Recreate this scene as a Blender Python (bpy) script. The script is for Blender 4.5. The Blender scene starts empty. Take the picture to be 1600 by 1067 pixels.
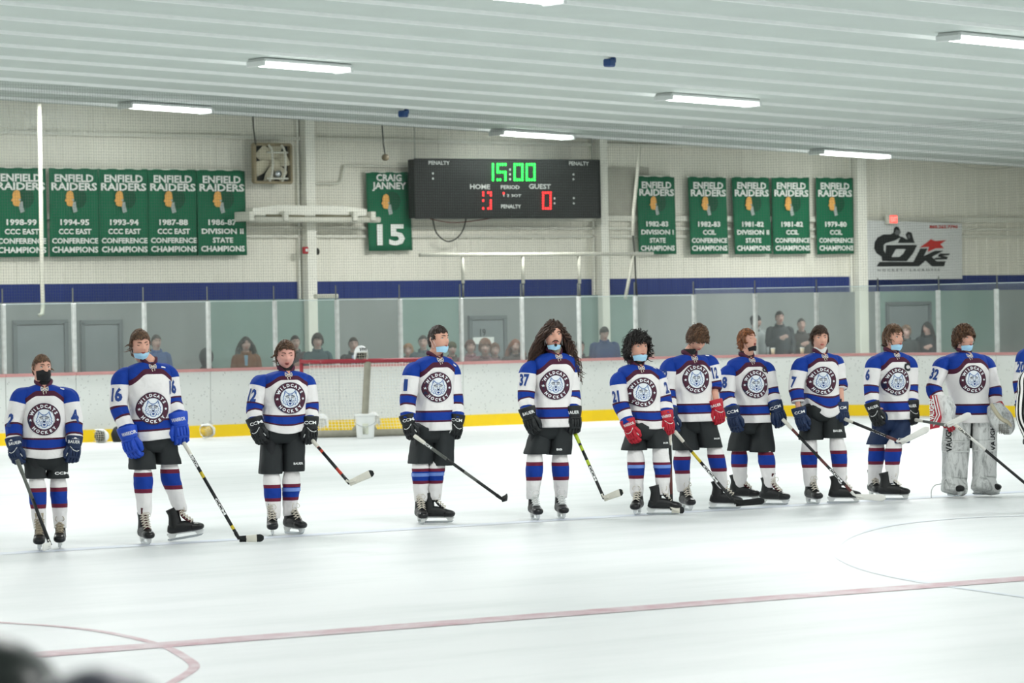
import bpy, math, random
from mathutils import Vector, Matrix, noise
from mathutils.bvhtree import BVHTree

R = math.radians
scene = bpy.context.scene
col = scene.collection
# ------------------------------------------------------------------ camera, world, lights, exposure
FPX = 5536.0            # focal length in pixels of a 1600 px wide frame
EYE = 1.83
PITCH = 41.0 / FPX
ROLL = 0.0172
cF = Vector((0, math.cos(PITCH), -math.sin(PITCH)))
cU0 = Vector((0, math.sin(PITCH), math.cos(PITCH)))
cR = (Vector((1, 0, 0)) * math.cos(ROLL) - cU0 * math.sin(ROLL)).normalized()
cU = (Vector((1, 0, 0)) * math.sin(ROLL) + cU0 * math.cos(ROLL)).normalized()
CAM = Vector((0, 0, EYE))
cam_data = bpy.data.cameras.new('camera')
cam_data.sensor_width = 36.0
cam_data.lens = FPX / 1600 * 36.0
cam_data.clip_start = 0.5
cam_data.clip_end = 300
cam_data.dof.use_dof = True
cam_data.dof.focus_distance = 31.0
cam_data.dof.aperture_fstop = 4.5
cam = bpy.data.objects.new('camera', cam_data)
cam.matrix_world = Matrix(((cR.x, cU.x, -cF.x, 0), (cR.y, cU.y, -cF.y, 0), (cR.z, cU.z, -cF.z, EYE), (0, 0, 0, 1)))
col.objects.link(cam)
scene.camera = cam

world = bpy.data.worlds.new('world')
scene.world = world
world.use_nodes = True
bg = world.node_tree.nodes['Background']
bg.inputs['Color'].default_value = (0.97, 0.985, 1.0, 1)
bg.inputs['Strength'].default_value = 0.85

scene.view_settings.view_transform = 'Standard'
scene.view_settings.look = 'None'
scene.view_settings.gamma = 1
scene.view_settings.use_curve_mapping = False
scene.view_settings.exposure = 0.16

# rink axes: u runs along the end boards, v runs down the rink away from the camera
AL = R(38.3)
CA, SA = math.cos(AL), math.sin(AL)
def uvz(u, v, z=0.0): return Vector((u * CA - v * SA, u * SA + v * CA, z))
def to_uv(p): return (p.x * CA + p.y * SA, -p.x * SA + p.y * CA)
CEIL_A, CEIL_B = 4.59 + EYE, -0.0334
def ceil_z(u): return CEIL_A + CEIL_B * u
VW = 50.0               # wall line
VB = 46.5               # end boards line

for iv in range(6):                      # rows of the rink's own ceiling lamps, throwing light down
    for iu in range(5):
        u = 9 + iu * 9.2; v = 3 + iv * 8.6
        ld = bpy.data.lights.new('lamp_light', 'AREA')
        ld.shape = 'RECTANGLE'; ld.size = 2.4; ld.size_y = 0.5
        ld.energy = 205 * (1.25 if iv == 5 else 1); ld.color = (1.0, 1.0, 0.985)
        lo = bpy.data.objects.new('lamp_light', ld)
        lo.location = uvz(u, v, ceil_z(u) - 0.32); lo.rotation_euler = (0, 0, AL)
        col.objects.link(lo)

# ------------------------------------------------------------------ pixel helpers (photo frame 1600x1067)
def ray(px, py): return cF + cR * ((px - 800) / FPX) - cU * ((py - 533.5) / FPX)
def ground(px, py, z=0.0):
    d = ray(px, py); t = (z - EYE) / d.z
    return CAM + d * t
def at_y(px, py, Y):
    d = ray(px, py); return CAM + d * (Y / d.y)
def on_v(px, py, v):
    d = ray(px, py); return CAM + d * (v / (-d.x * SA + d.y * CA))
def project(p):
    q = p - CAM; w = q.dot(cF)
    return 800 + FPX * q.dot(cR) / w, 533.5 - FPX * q.dot(cU) / w

# ------------------------------------------------------------------ materials
def lin(c):
    if isinstance(c, str): c = [int(c[i:i + 2], 16) / 255 for i in (0, 2, 4)]
    return tuple(x / 12.92 if x <= 0.04045 else ((x + 0.055) / 1.055) ** 2.4 for x in c)
MATS = {}
def nd(nt, t, **kw):
    n = nt.nodes.new(t)
    for k, v in kw.items():
        if k.startswith('i_'): n.inputs[k[2:].replace('_', ' ')].default_value = v
        else: setattr(n, k, v)
    return n
def mathn(nt, op, a, b=None, c=None):
    n = nt.nodes.new('ShaderNodeMath'); n.operation = op
    for i, x in enumerate((a, b, c)):
        if x is None: continue
        if isinstance(x, (int, float)): n.inputs[i].default_value = x
        else: nt.links.new(x, n.inputs[i])
    return n.outputs[0]
def mixc(nt, fac, a, b):
    n = nt.nodes.new('ShaderNodeMix'); n.data_type = 'RGBA'
    if isinstance(fac, (int, float)): n.inputs[0].default_value = fac
    else: nt.links.new(fac, n.inputs[0])
    for i, x in ((6, a), (7, b)):
        if isinstance(x, (tuple, list)): n.inputs[i].default_value = (*x[:3], 1)
        else: nt.links.new(x, n.inputs[i])
    return n.outputs[2]
def base(name):
    m = bpy.data.materials.new(name); m.use_nodes = True
    nt = m.node_tree; b = nt.nodes['Principled BSDF']
    return m, nt, b
def mat(name, color, rough=0.6, metal=0.0, var=0.12, scale=8.0, bump=0.15, bscale=60.0, spec=0.4, sheen=0.0):
    if name in MATS: return MATS[name]
    m, nt, b = base(name); c = lin(color)
    tc = nd(nt, 'ShaderNodeTexCoord')
    no = nd(nt, 'ShaderNodeTexNoise', i_Scale=scale, i_Detail=3.0)
    nt.links.new(tc.outputs['Object'], no.inputs['Vector'])
    cc = mixc(nt, no.outputs[0], tuple(x * (1 - var) for x in c), tuple(min(1, x * (1 + var)) for x in c))
    nt.links.new(cc, b.inputs['Base Color'])
    b.inputs['Roughness'].default_value = rough; b.inputs['Metallic'].default_value = metal
    b.inputs['Specular IOR Level'].default_value = spec
    if sheen: b.inputs['Sheen Weight'].default_value = sheen
    if bump:
        n2 = nd(nt, 'ShaderNodeTexNoise', i_Scale=bscale, i_Detail=2.0)
        nt.links.new(tc.outputs['Object'], n2.inputs['Vector'])
        bp = nd(nt, 'ShaderNodeBump', i_Strength=bump, i_Distance=0.01)
        nt.links.new(n2.outputs[0], bp.inputs['Height']); nt.links.new(bp.outputs[0], b.inputs['Normal'])
    m.diffuse_color = (*c, 1)
    MATS[name] = m; return m
def emit(name, color, strength):
    if name in MATS: return MATS[name]
    m, nt, b = base(name)
    b.inputs['Base Color'].default_value = (*lin(color), 1)
    b.inputs['Emission Color'].default_value = (*lin(color), 1); b.inputs['Emission Strength'].default_value = strength
    MATS[name] = m; return m

BLUE = '0b3794'; MAROON = '4a1d33'; WHITE = 'e9e7e6'; NAVY = '14203f'
def band_chain(nt, v, bands, start):
    """bands: ordered (threshold, colour); colour applies where v >= threshold"""
    cur = start
    for th, c in bands:
        cur = mixc(nt, mathn(nt, 'GREATER_THAN', v, th), cur, c)
    return cur
def cloth_finish(nt, b, colsock, rough=0.75):
    tc = nd(nt, 'ShaderNodeTexCoord')
    n1 = nd(nt, 'ShaderNodeTexNoise', i_Scale=6.0, i_Detail=3.0); nt.links.new(tc.outputs['Object'], n1.inputs['Vector'])
    k = mathn(nt, 'MULTIPLY_ADD', n1.outputs[0], 0.12, 0.94)
    mx = nd(nt, 'ShaderNodeVectorMath', operation='SCALE'); nt.links.new(colsock, mx.inputs[0]); nt.links.new(k, mx.inputs['Scale'])
    nt.links.new(mx.outputs[0], b.inputs['Base Color'])
    n2 = nd(nt, 'ShaderNodeTexNoise', i_Scale=9.0, i_Detail=2.5, i_Distortion=0.6); nt.links.new(tc.outputs['Object'], n2.inputs['Vector'])
    bp = nd(nt, 'ShaderNodeBump', i_Strength=0.55, i_Distance=0.03)
    nt.links.new(n2.outputs[0], bp.inputs['Height']); nt.links.new(bp.outputs[0], b.inputs['Normal'])
    b.inputs['Roughness'].default_value = rough; b.inputs['Specular IOR Level'].default_value = 0.25
def uvsplit(nt):
    uv = nd(nt, 'ShaderNodeUVMap'); uv.uv_map = 'UVMap'
    s = nd(nt, 'ShaderNodeSeparateXYZ'); nt.links.new(uv.outputs[0], s.inputs[0]); return s.outputs[0], s.outputs[1]
def jersey_torso_mat(name, blu=BLUE):
    m, nt, b = base(name); l, v = uvsplit(nt)
    al = mathn(nt, 'ABSOLUTE', l)
    mr = nd(nt, 'ShaderNodeMapRange', interpolation_type='SMOOTHSTEP'); nt.links.new(al, mr.inputs[0])
    mr.inputs[1].default_value = 0.06; mr.inputs[2].default_value = 0.21; mr.inputs[3].default_value = 0.0; mr.inputs[4].default_value = 0.15
    w = mathn(nt, 'ADD', v, mr.outputs[0])
    c = band_chain(nt, v, [(0.115, lin(MAROON)), (0.14, lin(blu)), (0.245, lin(MAROON)), (0.27, lin(WHITE))], lin(WHITE))
    c = band_chain(nt, w, [(0.845, lin(MAROON)), (0.915, lin(blu))], c)
    cloth_finish(nt, b, c); return m
def jersey_sleeve_mat(name, blu=BLUE):
    m, nt, b = base(name); l, v = uvsplit(nt)
    c = band_chain(nt, v, [(0.30, lin(WHITE)), (0.60, lin(MAROON)), (0.63, lin(blu)), (0.755, lin(MAROON)), (0.785, lin(WHITE)), (0.90, lin(blu))], lin(blu))
    cloth_finish(nt, b, c); return m
def sock_mat(name, blu=BLUE):
    m, nt, b = base(name); l, v = uvsplit(nt)
    c = band_chain(nt, v, [(0.0, lin('6b1f38')), (0.2, lin(blu)), (0.8, lin('6b1f38')), (1.0, lin(WHITE))], lin(WHITE))
    cloth_finish(nt, b, c); return m
def stripe_mat(name):
    m, nt, b = base(name); l, v = uvsplit(nt)
    w = mathn(nt, 'FRACT', mathn(nt, 'MULTIPLY', l, 9.0))
    c = mixc(nt, mathn(nt, 'GREATER_THAN', w, 0.52), lin('0d0f10'), lin('ecebe8'))
    cloth_finish(nt, b, c); return m
M_TORSO = jersey_torso_mat('jersey_torso'); M_SLEEVE = jersey_sleeve_mat('jersey_sleeve'); M_SOCK = sock_mat('striped_sock')
M_STRIPE = stripe_mat('referee_stripes')
M_SKIN = mat('skin', 'd9a590', 0.5, var=0.08, scale=14, bump=0.05, spec=0.35)
M_SKIN2 = mat('skin_flushed', 'dba294', 0.5, var=0.1, scale=14, bump=0.05)
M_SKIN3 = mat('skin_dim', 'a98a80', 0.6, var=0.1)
M_LIP = mat('lips', 'a8574f', 0.45)
M_EYE = mat('eye_white', 'd8d4cf', 0.3); M_IRIS = mat('iris', '2a1c14', 0.3)
M_WHITE = mat('white_paint', 'e6e8e4', 0.5, var=0.05)
M_WPLAST = mat('white_plastic', 'dcdfdd', 0.35, var=0.06)
M_BLACK = mat('black_fabric', '191c1f', 0.7, var=0.2, scale=20)
M_SHORTS = mat('black_shorts', '1d2224', 0.72, var=0.22, scale=5, bump=0.5, bscale=9)
M_SHORTN = mat('navy_shorts', '13294d', 0.72, var=0.2, scale=5, bump=0.5, bscale=9)
M_STEEL = mat('steel', 'b9bfc2', 0.25, metal=0.9)
M_BOOT = mat('skate_boot', '1a1c1d', 0.45, var=0.3, scale=30)
M_BOOTW = mat('skate_tongue_beige', 'a69b86', 0.8, var=0.2)
M_BOOTR = mat('skate_tongue_maroon', '4b1c24', 0.8, var=0.2)
M_LACE = mat('laces', 'cdc6b8', 0.8)
M_MASKB = mat('mask_blue', 'a9d6ee', 0.8, var=0.04, bump=0.1)
M_MASKK = mat('mask_black', '17191c', 0.8)
M_MAROON = mat('maroon_cloth', MAROON, 0.8); M_NAVYT = mat('navy_print', '1d3f86', 0.6, var=0.05, bump=0)
M_BLUEP = mat('blue_line_print', '3f6aa8', 0.6, var=0.05, bump=0)
M_WPRINT = mat('white_print', 'eef0ef', 0.6, var=0.02, bump=0)
M_MPRINT = mat('maroon_print', '45162c', 0.6, var=0.05, bump=0)
M_DPRINT = mat('dark_navy_print', '1b2140', 0.6, var=0.05, bump=0)
GLV = {'navy': mat('glove_navy', '14294c', 0.5, var=0.15, scale=25), 'blue': mat('glove_blue', '1747b8', 0.5, var=0.15, scale=25),
       'black': mat('glove_black', '15191b', 0.5, var=0.25, scale=25), 'red': mat('glove_red', 'b3192d', 0.5, var=0.15, scale=25)}

# ------------------------------------------------------------------ mesh builder
class MB:
    def __init__(s): s.v = []; s.f = []; s.m = []; s.uv = []
    def add(s, vs, fs, m=0, uvs=None):
        o = len(s.v); s.v += [Vector(x) for x in vs]; s.f += [tuple(i + o for i in q) for q in fs]; s.m += [m] * len(fs)
        s.uv += list(uvs) if uvs else [(0, 0)] * len(vs)
    def box(s, c, d, m=0, rot=None):
        c = Vector(c); hx, hy, hz = d[0] / 2, d[1] / 2, d[2] / 2
        vs = [Vector((x, y, z)) for x in (-hx, hx) for y in (-hy, hy) for z in (-hz, hz)]
        if rot: vs = [rot @ q for q in vs]
        s.add([q + c for q in vs], [(0, 1, 3, 2), (4, 6, 7, 5), (0, 4, 5, 1), (2, 3, 7, 6), (0, 2, 6, 4), (1, 5, 7, 3)], m)
    def bbox(s, c, d, m=0, bev=0.01):
        """box with chamfered edges"""
        c = Vector(c); h = [x / 2 for x in d]; b = min(bev, min(h) * 0.8)
        vs = []; idx = {}
        for sx in (-1, 1):
            for sy in (-1, 1):
                for sz in (-1, 1):
                    for ax in range(3):
                        q = [sx * (h[0] - b), sy * (h[1] - b), sz * (h[2] - b)]; q[ax] = (sx, sy, sz)[ax] * h[ax]
                        idx[(sx, sy, sz, ax)] = len(vs); vs.append(c + Vector(q))
        fs = []
        for ax in range(3):
            o = [a for a in range(3) if a != ax]
            for sg in (-1, 1):
                k = []
                for a, b2 in ((-1, -1), (1, -1), (1, 1), (-1, 1)):
                    t = [0, 0, 0]; t[ax] = sg; t[o[0]] = a; t[o[1]] = b2; k.append(idx[(*t, ax)])
                fs.append(tuple(k if (sg > 0) == (ax != 1) else k[::-1]))
        for ax in range(3):
            o = [a for a in range(3) if a != ax]
            for a in (-1, 1):
                for b2 in (-1, 1):
                    t0 = [0, 0, 0]; t0[ax] = -1; t0[o[0]] = a; t0[o[1]] = b2; t1 = list(t0); t1[ax] = 1
                    fs.append((idx[(*t0, o[0])], idx[(*t1, o[0])], idx[(*t1, o[1])], idx[(*t0, o[1])]))
        for sx in (-1, 1):
            for sy in (-1, 1):
                for sz in (-1, 1): fs.append(tuple(idx[(sx, sy, sz, ax)] for ax in range(3)))
        s.add(vs, fs, m)
    def tube(s, pts, rad, n=12, m=0, front=Vector((0, -1, 0)), ex=2.0, cap=True, disp=None, uvf=None, k=0, mfun=None, axis=None):
        pts = [Vector(p) for p in pts]; rad = [(r, r) if isinstance(r, (int, float)) else r for r in rad]
        if len(rad) == 1: rad = rad * len(pts)
        if k: pts, rad = spline(pts, rad, k)
        L = [0.0]
        for i in range(1, len(pts)): L.append(L[-1] + (pts[i] - pts[i - 1]).length)
        tot = L[-1] or 1; o = len(s.v); N = len(pts); fr = Vector(front)
        for i in range(N):
            T = (pts[min(i + 1, N - 1)] - pts[max(i - 1, 0)])
            T = T.normalized() if T.length > 1e-9 else Vector((0, 0, 1))
            if axis is not None: T = axis
            side = fr.cross(T)
            if side.length < 0.05: side = Vector((1, 0, 0.01)).cross(T)
            side.normalize(); fr2 = T.cross(side).normalized()
            a, b = rad[i]
            for j in range(n):
                th = 2 * math.pi * j / n; c, q = math.cos(th), math.sin(th)
                cx = math.copysign(abs(c) ** (2 / ex), c); cy = math.copysign(abs(q) ** (2 / ex), q)
                dd = disp(th, L[i] / tot) if disp else 0.0
                p = pts[i] + side * (cx * (a + dd)) + fr2 * (cy * (b + dd))
                s.v.append(p); s.uv.append(uvf(th, L[i] / tot, cx * a, cy * b, p) if uvf else (j / n, L[i] / tot))
        for i in range(N - 1):
            for j in range(n):
                j2 = (j + 1) % n
                s.f.append((o + i * n + j, o + i * n + j2, o + (i + 1) * n + j2, o + (i + 1) * n + j))
                s.m.append(mfun(L[i] / tot, j) if mfun else m)
        if cap:
            for e in (0, N - 1):
                ci = len(s.v); s.v.append(sum((s.v[o + e * n + j] for j in range(n)), Vector()) / n); s.uv.append(s.uv[o + e * n])
                for j in range(n):
                    q = (o + e * n + j, o + e * n + (j + 1) % n, ci)
                    s.f.append(q if e else q[::-1]); s.m.append(m)
    def ellip(s, c, r, n=16, k=10, m=0, mat3=None, fn=None):
        c = Vector(c); o = len(s.v)
        for i in range(k + 1):
            ph = math.pi * i / k
            for j in range(n):
                th = 2 * math.pi * j / n
                d = Vector((math.sin(ph) * math.cos(th), math.sin(ph) * math.sin(th), math.cos(ph)))
                q = fn(d) if fn else Vector((d.x * r[0], d.y * r[1], d.z * r[2]))
                if mat3: q = mat3 @ q
                s.v.append(c + q); s.uv.append((j / n, i / k))
        for i in range(k):
            for j in range(n):
                j2 = (j + 1) % n
                s.f.append((o + i * n + j, o + (i + 1) * n + j, o + (i + 1) * n + j2, o + i * n + j2)); s.m.append(m)
    def prism(s, poly, y0, y1, m=0):
        """poly in (x,z), extruded from y0 to y1"""
        n = len(poly)
        vs = [(p[0], y0, p[1]) for p in poly] + [(p[0], y1, p[1]) for p in poly]
        s.add(vs, [tuple(range(n)), tuple(range(2 * n - 1, n - 1, -1))] + [(i, i + n, (i + 1) % n + n, (i + 1) % n) for i in range(n)], m)
    def mesh(s, name, mats, smooth=True):
        me = bpy.data.meshes.new(name); me.from_pydata(s.v, [], s.f)
        for x in (mats if isinstance(mats, (list, tuple)) else [mats]): me.materials.append(x)
        me.polygons.foreach_set('material_index', s.m)
        me.polygons.foreach_set('use_smooth', [smooth] * len(s.f))
        ul = me.uv_layers.new(name='UVMap'); vi = [0] * len(me.loops); me.loops.foreach_get('vertex_index', vi)
        ul.data.foreach_set('uv', [x for i in vi for x in s.uv[i]])
        me.validate(); me.update(); return me
    def build(s, name, mats, parent=None, smooth=True, **tags):
        """mesh coords are world coords unless a parent is given, then the parent's matrix is undone"""
        me = s.mesh(name, mats, smooth); o = bpy.data.objects.new(name, me); col.objects.link(o)
        if parent is not None:
            o.parent = parent; o.matrix_parent_inverse = root_inv(parent)
        for kk, vv in tags.items(): o[kk] = vv
        return o
def root_inv(p):
    """parts are meshed in world coordinates: undo a top-level parent's own placement"""
    return p.matrix_basis.inverted() if p.parent is None else Matrix.Identity(4)
def spline(pts, rad, k):
    P, Q = [], []; n = len(pts)
    for i in range(n - 1):
        p0, p1, p2, p3 = pts[max(i - 1, 0)], pts[i], pts[i + 1], pts[min(i + 2, n - 1)]
        r0, r1, r2, r3 = rad[max(i - 1, 0)], rad[i], rad[i + 1], rad[min(i + 2, n - 1)]
        for j in range(k):
            t = j / k
            cr = lambda a, b, c, d: 0.5 * (2 * b + (c - a) * t + (2 * a - 5 * b + 4 * c - d) * t * t + (3 * b - a - 3 * c + d) * t ** 3)
            P.append(cr(p0, p1, p2, p3))
            Q.append(tuple(max(1e-4, cr(r0[q], r1[q], r2[q], r3[q])) for q in (0, 1)))
    P.append(pts[-1]); Q.append(rad[-1]); return P, Q
def empty(name, loc, rz=0.0, **tags):
    o = bpy.data.objects.new(name, None); o.empty_display_size = 0.1; o.location = loc; o.rotation_euler = (0, 0, rz)
    col.objects.link(o); o.matrix_basis = Matrix.Translation(loc) @ Matrix.Rotation(rz, 4, 'Z')
    for k, v in tags.items(): o[k] = v
    return o
def copy_tree(o, parent=None):
    c = o.copy(); col.objects.link(c)
    if parent: c.parent = parent
    for ch in [x for x in bpy.data.objects if x.parent == o]: copy_tree(ch, c)
    return c
class WF:
    """frame standing on the end wall: local x = u, y = v, z"""
    def __init__(s, name, px, py, v, **tags):
        p = on_v(px, py, v); s.p = p; s.v = v
        s.o = empty(name, p, AL, **tags); s.inv = s.o.matrix_basis.inverted()
    def l(s, px, py, dv=0.0):
        return s.inv @ on_v(px, py, s.v + dv)
    def part(s, mb, name, mats, smooth=False, parent=None, **tags):
        o = bpy.data.objects.new(name, mb.mesh(name, mats, smooth)); col.objects.link(o); o.parent = parent or s.o
        for k, v in tags.items(): o[k] = v
        return o

# ------------------------------------------------------------------ lettering
TXT = {}
def text2d(t, bold=0.03, res=2):
    """flat lettering, height 1 for capitals, centred; returns verts, faces, width"""
    key = (t, bold, res)
    if key in TXT: return TXT[key]
    cu = bpy.data.curves.new('t', 'FONT'); cu.body = t; cu.offset = bold; cu.resolution_u = res; cu.size = 1.0
    ob = bpy.data.objects.new('t', cu); col.objects.link(ob)
    dg = bpy.context.evaluated_depsgraph_get(); me = ob.evaluated_get(dg).to_mesh()
    vs = [(v.co.x, v.co.y) for v in me.vertices]; fs = [tuple(p.vertices) for p in me.polygons]
    ob.evaluated_get(dg).to_mesh_clear(); bpy.data.objects.remove(ob); bpy.data.curves.remove(cu)
    x0 = min(a for a, b in vs); x1 = max(a for a, b in vs); H = 0.73; y0 = 0.0
    vs = [((a - (x0 + x1) / 2) / H, (b - y0) / H - 0.5) for a, b in vs]
    TXT[key] = (vs, fs, (x1 - x0) / H); return TXT[key]
def put_text(mb, t, cx, cz, w, h, y, m=0, bold=0.03):
    """lettering w wide and h high in the local x-z plane at depth y"""
    vs, fs, W = text2d(t, bold); k = w / W if w else h
    mb.add([(cx + a * k, y, cz + b * h) for a, b in vs], fs, m)
def ribbon(poly, w, closed=False):
    vs, fs = [], []; n = len(poly)
    for i, p in enumerate(poly):
        a = poly[(i - 1) % n] if (closed or i) else p; b = poly[(i + 1) % n] if (closed or i < n - 1) else p
        dx, dy = b[0] - a[0], b[1] - a[1]; L = math.hypot(dx, dy) or 1
        nx, ny = -dy / L * w / 2, dx / L * w / 2
        vs += [(p[0] + nx, p[1] + ny), (p[0] - nx, p[1] - ny)]
    for i in range(n if closed else n - 1):
        j = (i + 1) % n; fs.append((2 * i, 2 * i + 1, 2 * j + 1, 2 * j))
    return vs, fs
# ------------------------------------------------------------------ the setting
def ice_mat():
    m, nt, b = base('ice')
    tc = nd(nt, 'ShaderNodeTexCoord'); mp = nd(nt, 'ShaderNodeMapping'); nt.links.new(tc.outputs['Object'], mp.inputs[0])
    mp.inputs['Scale'].default_value = (0.35, 1.6, 1)
    n1 = nd(nt, 'ShaderNodeTexNoise', i_Scale=0.9, i_Detail=6.0, i_Roughness=0.65); nt.links.new(mp.outputs[0], n1.inputs['Vector'])
    n2 = nd(nt, 'ShaderNodeTexNoise', i_Scale=7.0, i_Detail=5.0, i_Roughness=0.7, i_Distortion=1.5); nt.links.new(mp.outputs[0], n2.inputs['Vector'])
    cr = nd(nt, 'ShaderNodeValToRGB'); nt.links.new(n1.outputs[0], cr.inputs[0])
    cr.color_ramp.elements[0].position = 0.30; cr.color_ramp.elements[0].color = (*lin('d0d5d5'), 1)
    cr.color_ramp.elements[1].position = 0.55; cr.color_ramp.elements[1].color = (*lin('dde0e1'), 1)
    k = mathn(nt, 'MULTIPLY_ADD', n2.outputs[0], 0.04, 0.98)
    sc = nd(nt, 'ShaderNodeVectorMath', operation='SCALE'); nt.links.new(cr.outputs[0], sc.inputs[0]); nt.links.new(k, sc.inputs['Scale'])
    nt.links.new(sc.outputs[0], b.inputs['Base Color'])
    b.inputs['Roughness'].default_value = 0.42; b.inputs['Specular IOR Level'].default_value = 0.3
    bp = nd(nt, 'ShaderNodeBump', i_Strength=0.12, i_Distance=0.01); nt.links.new(n2.outputs[0], bp.inputs['Height']); nt.links.new(bp.outputs[0], b.inputs['Normal'])
    return m
def line_mat(name, color, thr=0.42):
    """paint under the ice, seen through worn and snowy ice"""
    m, nt, b = base(name)
    tc = nd(nt, 'ShaderNodeTexCoord'); mp = nd(nt, 'ShaderNodeMapping'); nt.links.new(tc.outputs['Object'], mp.inputs[0])
    mp.inputs['Scale'].default_value = (1.2, 1.2, 1)
    n1 = nd(nt, 'ShaderNodeTexNoise', i_Scale=3.0, i_Detail=7.0, i_Roughness=0.7); nt.links.new(mp.outputs[0], n1.inputs['Vector'])
    mr = nd(nt, 'ShaderNodeMapRange'); nt.links.new(n1.outputs[0], mr.inputs[0])
    mr.inputs[1].default_value = 0.36; mr.inputs[2].default_value = 0.85
    c = mixc(nt, mr.outputs[0], lin(color), lin('dde0e1'))
    nt.links.new(c, b.inputs['Base Color']); b.inputs['Roughness'].default_value = 0.45
    return m
def board_mat():
    m, nt, b = base('board_white')
    tc = nd(nt, 'ShaderNodeTexCoord')
    vo = nd(nt, 'ShaderNodeTexVoronoi', i_Scale=17.0); nt.links.new(tc.outputs['Object'], vo.inputs['Vector'])
    n1 = nd(nt, 'ShaderNodeTexNoise', i_Scale=14.0, i_Detail=2.0); nt.links.new(tc.outputs['Object'], n1.inputs['Vector'])
    n2 = nd(nt, 'ShaderNodeTexNoise', i_Scale=1.3, i_Detail=3.0); nt.links.new(tc.outputs['Object'], n2.inputs['Vector'])
    d = mathn(nt, 'ADD', vo.outputs['Distance'], mathn(nt, 'MULTIPLY', n1.outputs[0], 0.5))
    k = mathn(nt, 'LESS_THAN', d, 0.41)
    k = mathn(nt, 'MULTIPLY', k, mathn(nt, 'MULTIPLY', n1.outputs[0], 0.9))
    c0 = mixc(nt, n2.outputs[0], lin('c6cac7'), lin('d7dad6'))
    nt.links.new(mixc(nt, k, c0, lin('3c4346')), b.inputs['Base Color']); b.inputs['Roughness'].default_value = 0.4
    return m
def siding_mat(name, c1, c2):
    m, nt, b = base(name)
    tc = nd(nt, 'ShaderNodeTexCoord'); sp = nd(nt, 'ShaderNodeSeparateXYZ'); nt.links.new(tc.outputs['Object'], sp.inputs[0])
    mp = nd(nt, 'ShaderNodeMapping'); nt.links.new(tc.outputs['Object'], mp.inputs[0]); mp.inputs['Scale'].default_value = (1.2, 1, 0.25)
    n = nd(nt, 'ShaderNodeTexNoise', i_Scale=1.5, i_Detail=6.0, i_Roughness=0.7); nt.links.new(mp.outputs[0], n.inputs['Vector'])
    nt.links.new(mixc(nt, n.outputs[0], lin(c1), lin(c2)), b.inputs['Base Color']); b.inputs['Roughness'].default_value = 0.65
    return m
M_ICE = ice_mat(); M_BOARD = board_mat()
M_YEL = mat('kick_plate_yellow', 'e8c400', 0.45, var=0.08, scale=4); M_CAP = mat('cap_rail_red', 'b98583', 0.5, var=0.15)
M_SIDE = siding_mat('siding', 'd2d1c2', 'e4e2d5'); M_GIRT = mat('girt', 'cfcfc2', 0.6, var=0.1, scale=2)
M_STRIPEB = mat('blue_wall_stripe', '1d2f6b', 0.7, var=0.12, scale=1.5)
M_BLOCK = siding_mat('block_wall', '777c7b', '8c918f'); M_PANETINT = siding_mat('pane_tint_green', '6f857e', '849b94')
M_CEIL = mat('ceiling_white', 'bcc6c1', 0.6, var=0.07, scale=1.2, bump=0.25, bscale=7)
M_SEAM = mat('ceiling_seam', 'e8ecea', 0.5, var=0.05)
M_COLM = mat('column_paint', 'e2e2d6', 0.6, var=0.08, scale=2)
M_RUB = mat('rubber_floor', '2c2f31', 0.8)
M_DOOR = mat('door_grey', '777e80', 0.55, var=0.1, scale=2); M_DOORF = mat('door_frame_grey', '5f6668', 0.55)

def uvobj(name, mb, mats, parent=None, smooth=False, **tags):
    """mesh given in rink coordinates (u, v, z)"""
    o = bpy.data.objects.new(name, mb.mesh(name, mats, smooth)); col.objects.link(o)
    if parent is None: o.rotation_euler = (0, 0, AL)
    else: o.parent = parent
    for k, v in tags.items(): o[k] = v
    return o
def structure(name, u=0, v=0, z=0):
    return empty(name, uvz(u, v, z), AL, kind='structure')

# ice and its painted lines
fl = empty('floor', (0, 0, 0), AL, kind='structure')
mb = MB(); N1, N2 = 30, 30
mb.box((26, 20, -0.05), (64, 62, 0.1)); uvobj('ice_sheet', mb, M_ICE, fl)
mb = MB(); mb.box((30, 49.0, -0.03), (70, 4.6, 0.06)); mb.v = [Vector((q.x, q.y, q.z + 0.001)) for q in mb.v]
M_RED = line_mat('red_line_under_ice', 'b0828c'); M_BLULINE = line_mat('blue_line_under_ice', 'ccd3e2'); M_ARC = line_mat('arc_line_under_ice', 'ccd4de')
def line_pts(pix): return [ground(*p) for p in pix]
pr = [to_uv(p) for p in line_pts([(150, 1017), (400, 997), (800, 964), (1200, 935), (1560, 908)])]
n = len(pr); su = sum(a for a, b in pr) / n; sv = sum(b for a, b in pr) / n
slr = sum((a - su) * (b - sv) for a, b in pr) / sum((a - su) ** 2 for a, b in pr)
def flat_strip(name, pts, w, m, z):
    vs, fs = ribbon(pts, w); mb = MB(); mb.add([(a, b, z) for a, b in vs], fs)
    # give the painted line a hair of thickness
    mb.add([(a, b, z - 0.003) for a, b in vs], [q[::-1] for q in fs]); return uvobj(name, mb, m, fl)
flat_strip('red_line', [(u, sv + slr * (u - su)) for u in [x * 2 - 2 for x in range(24)]], 0.30, M_RED, 0.003)
pb = [to_uv(p) for p in line_pts([(10, 865), (400, 841), (830, 815)])]
slb = (pb[2][1] - pb[0][1]) / (pb[2][0] - pb[0][0])
flat_strip('blue_line', [(u, pb[1][1] + slb * (u - pb[1][0])) for u in [x * 2 for x in range(23)]], 0.26, M_BLULINE, 0.002)
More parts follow.
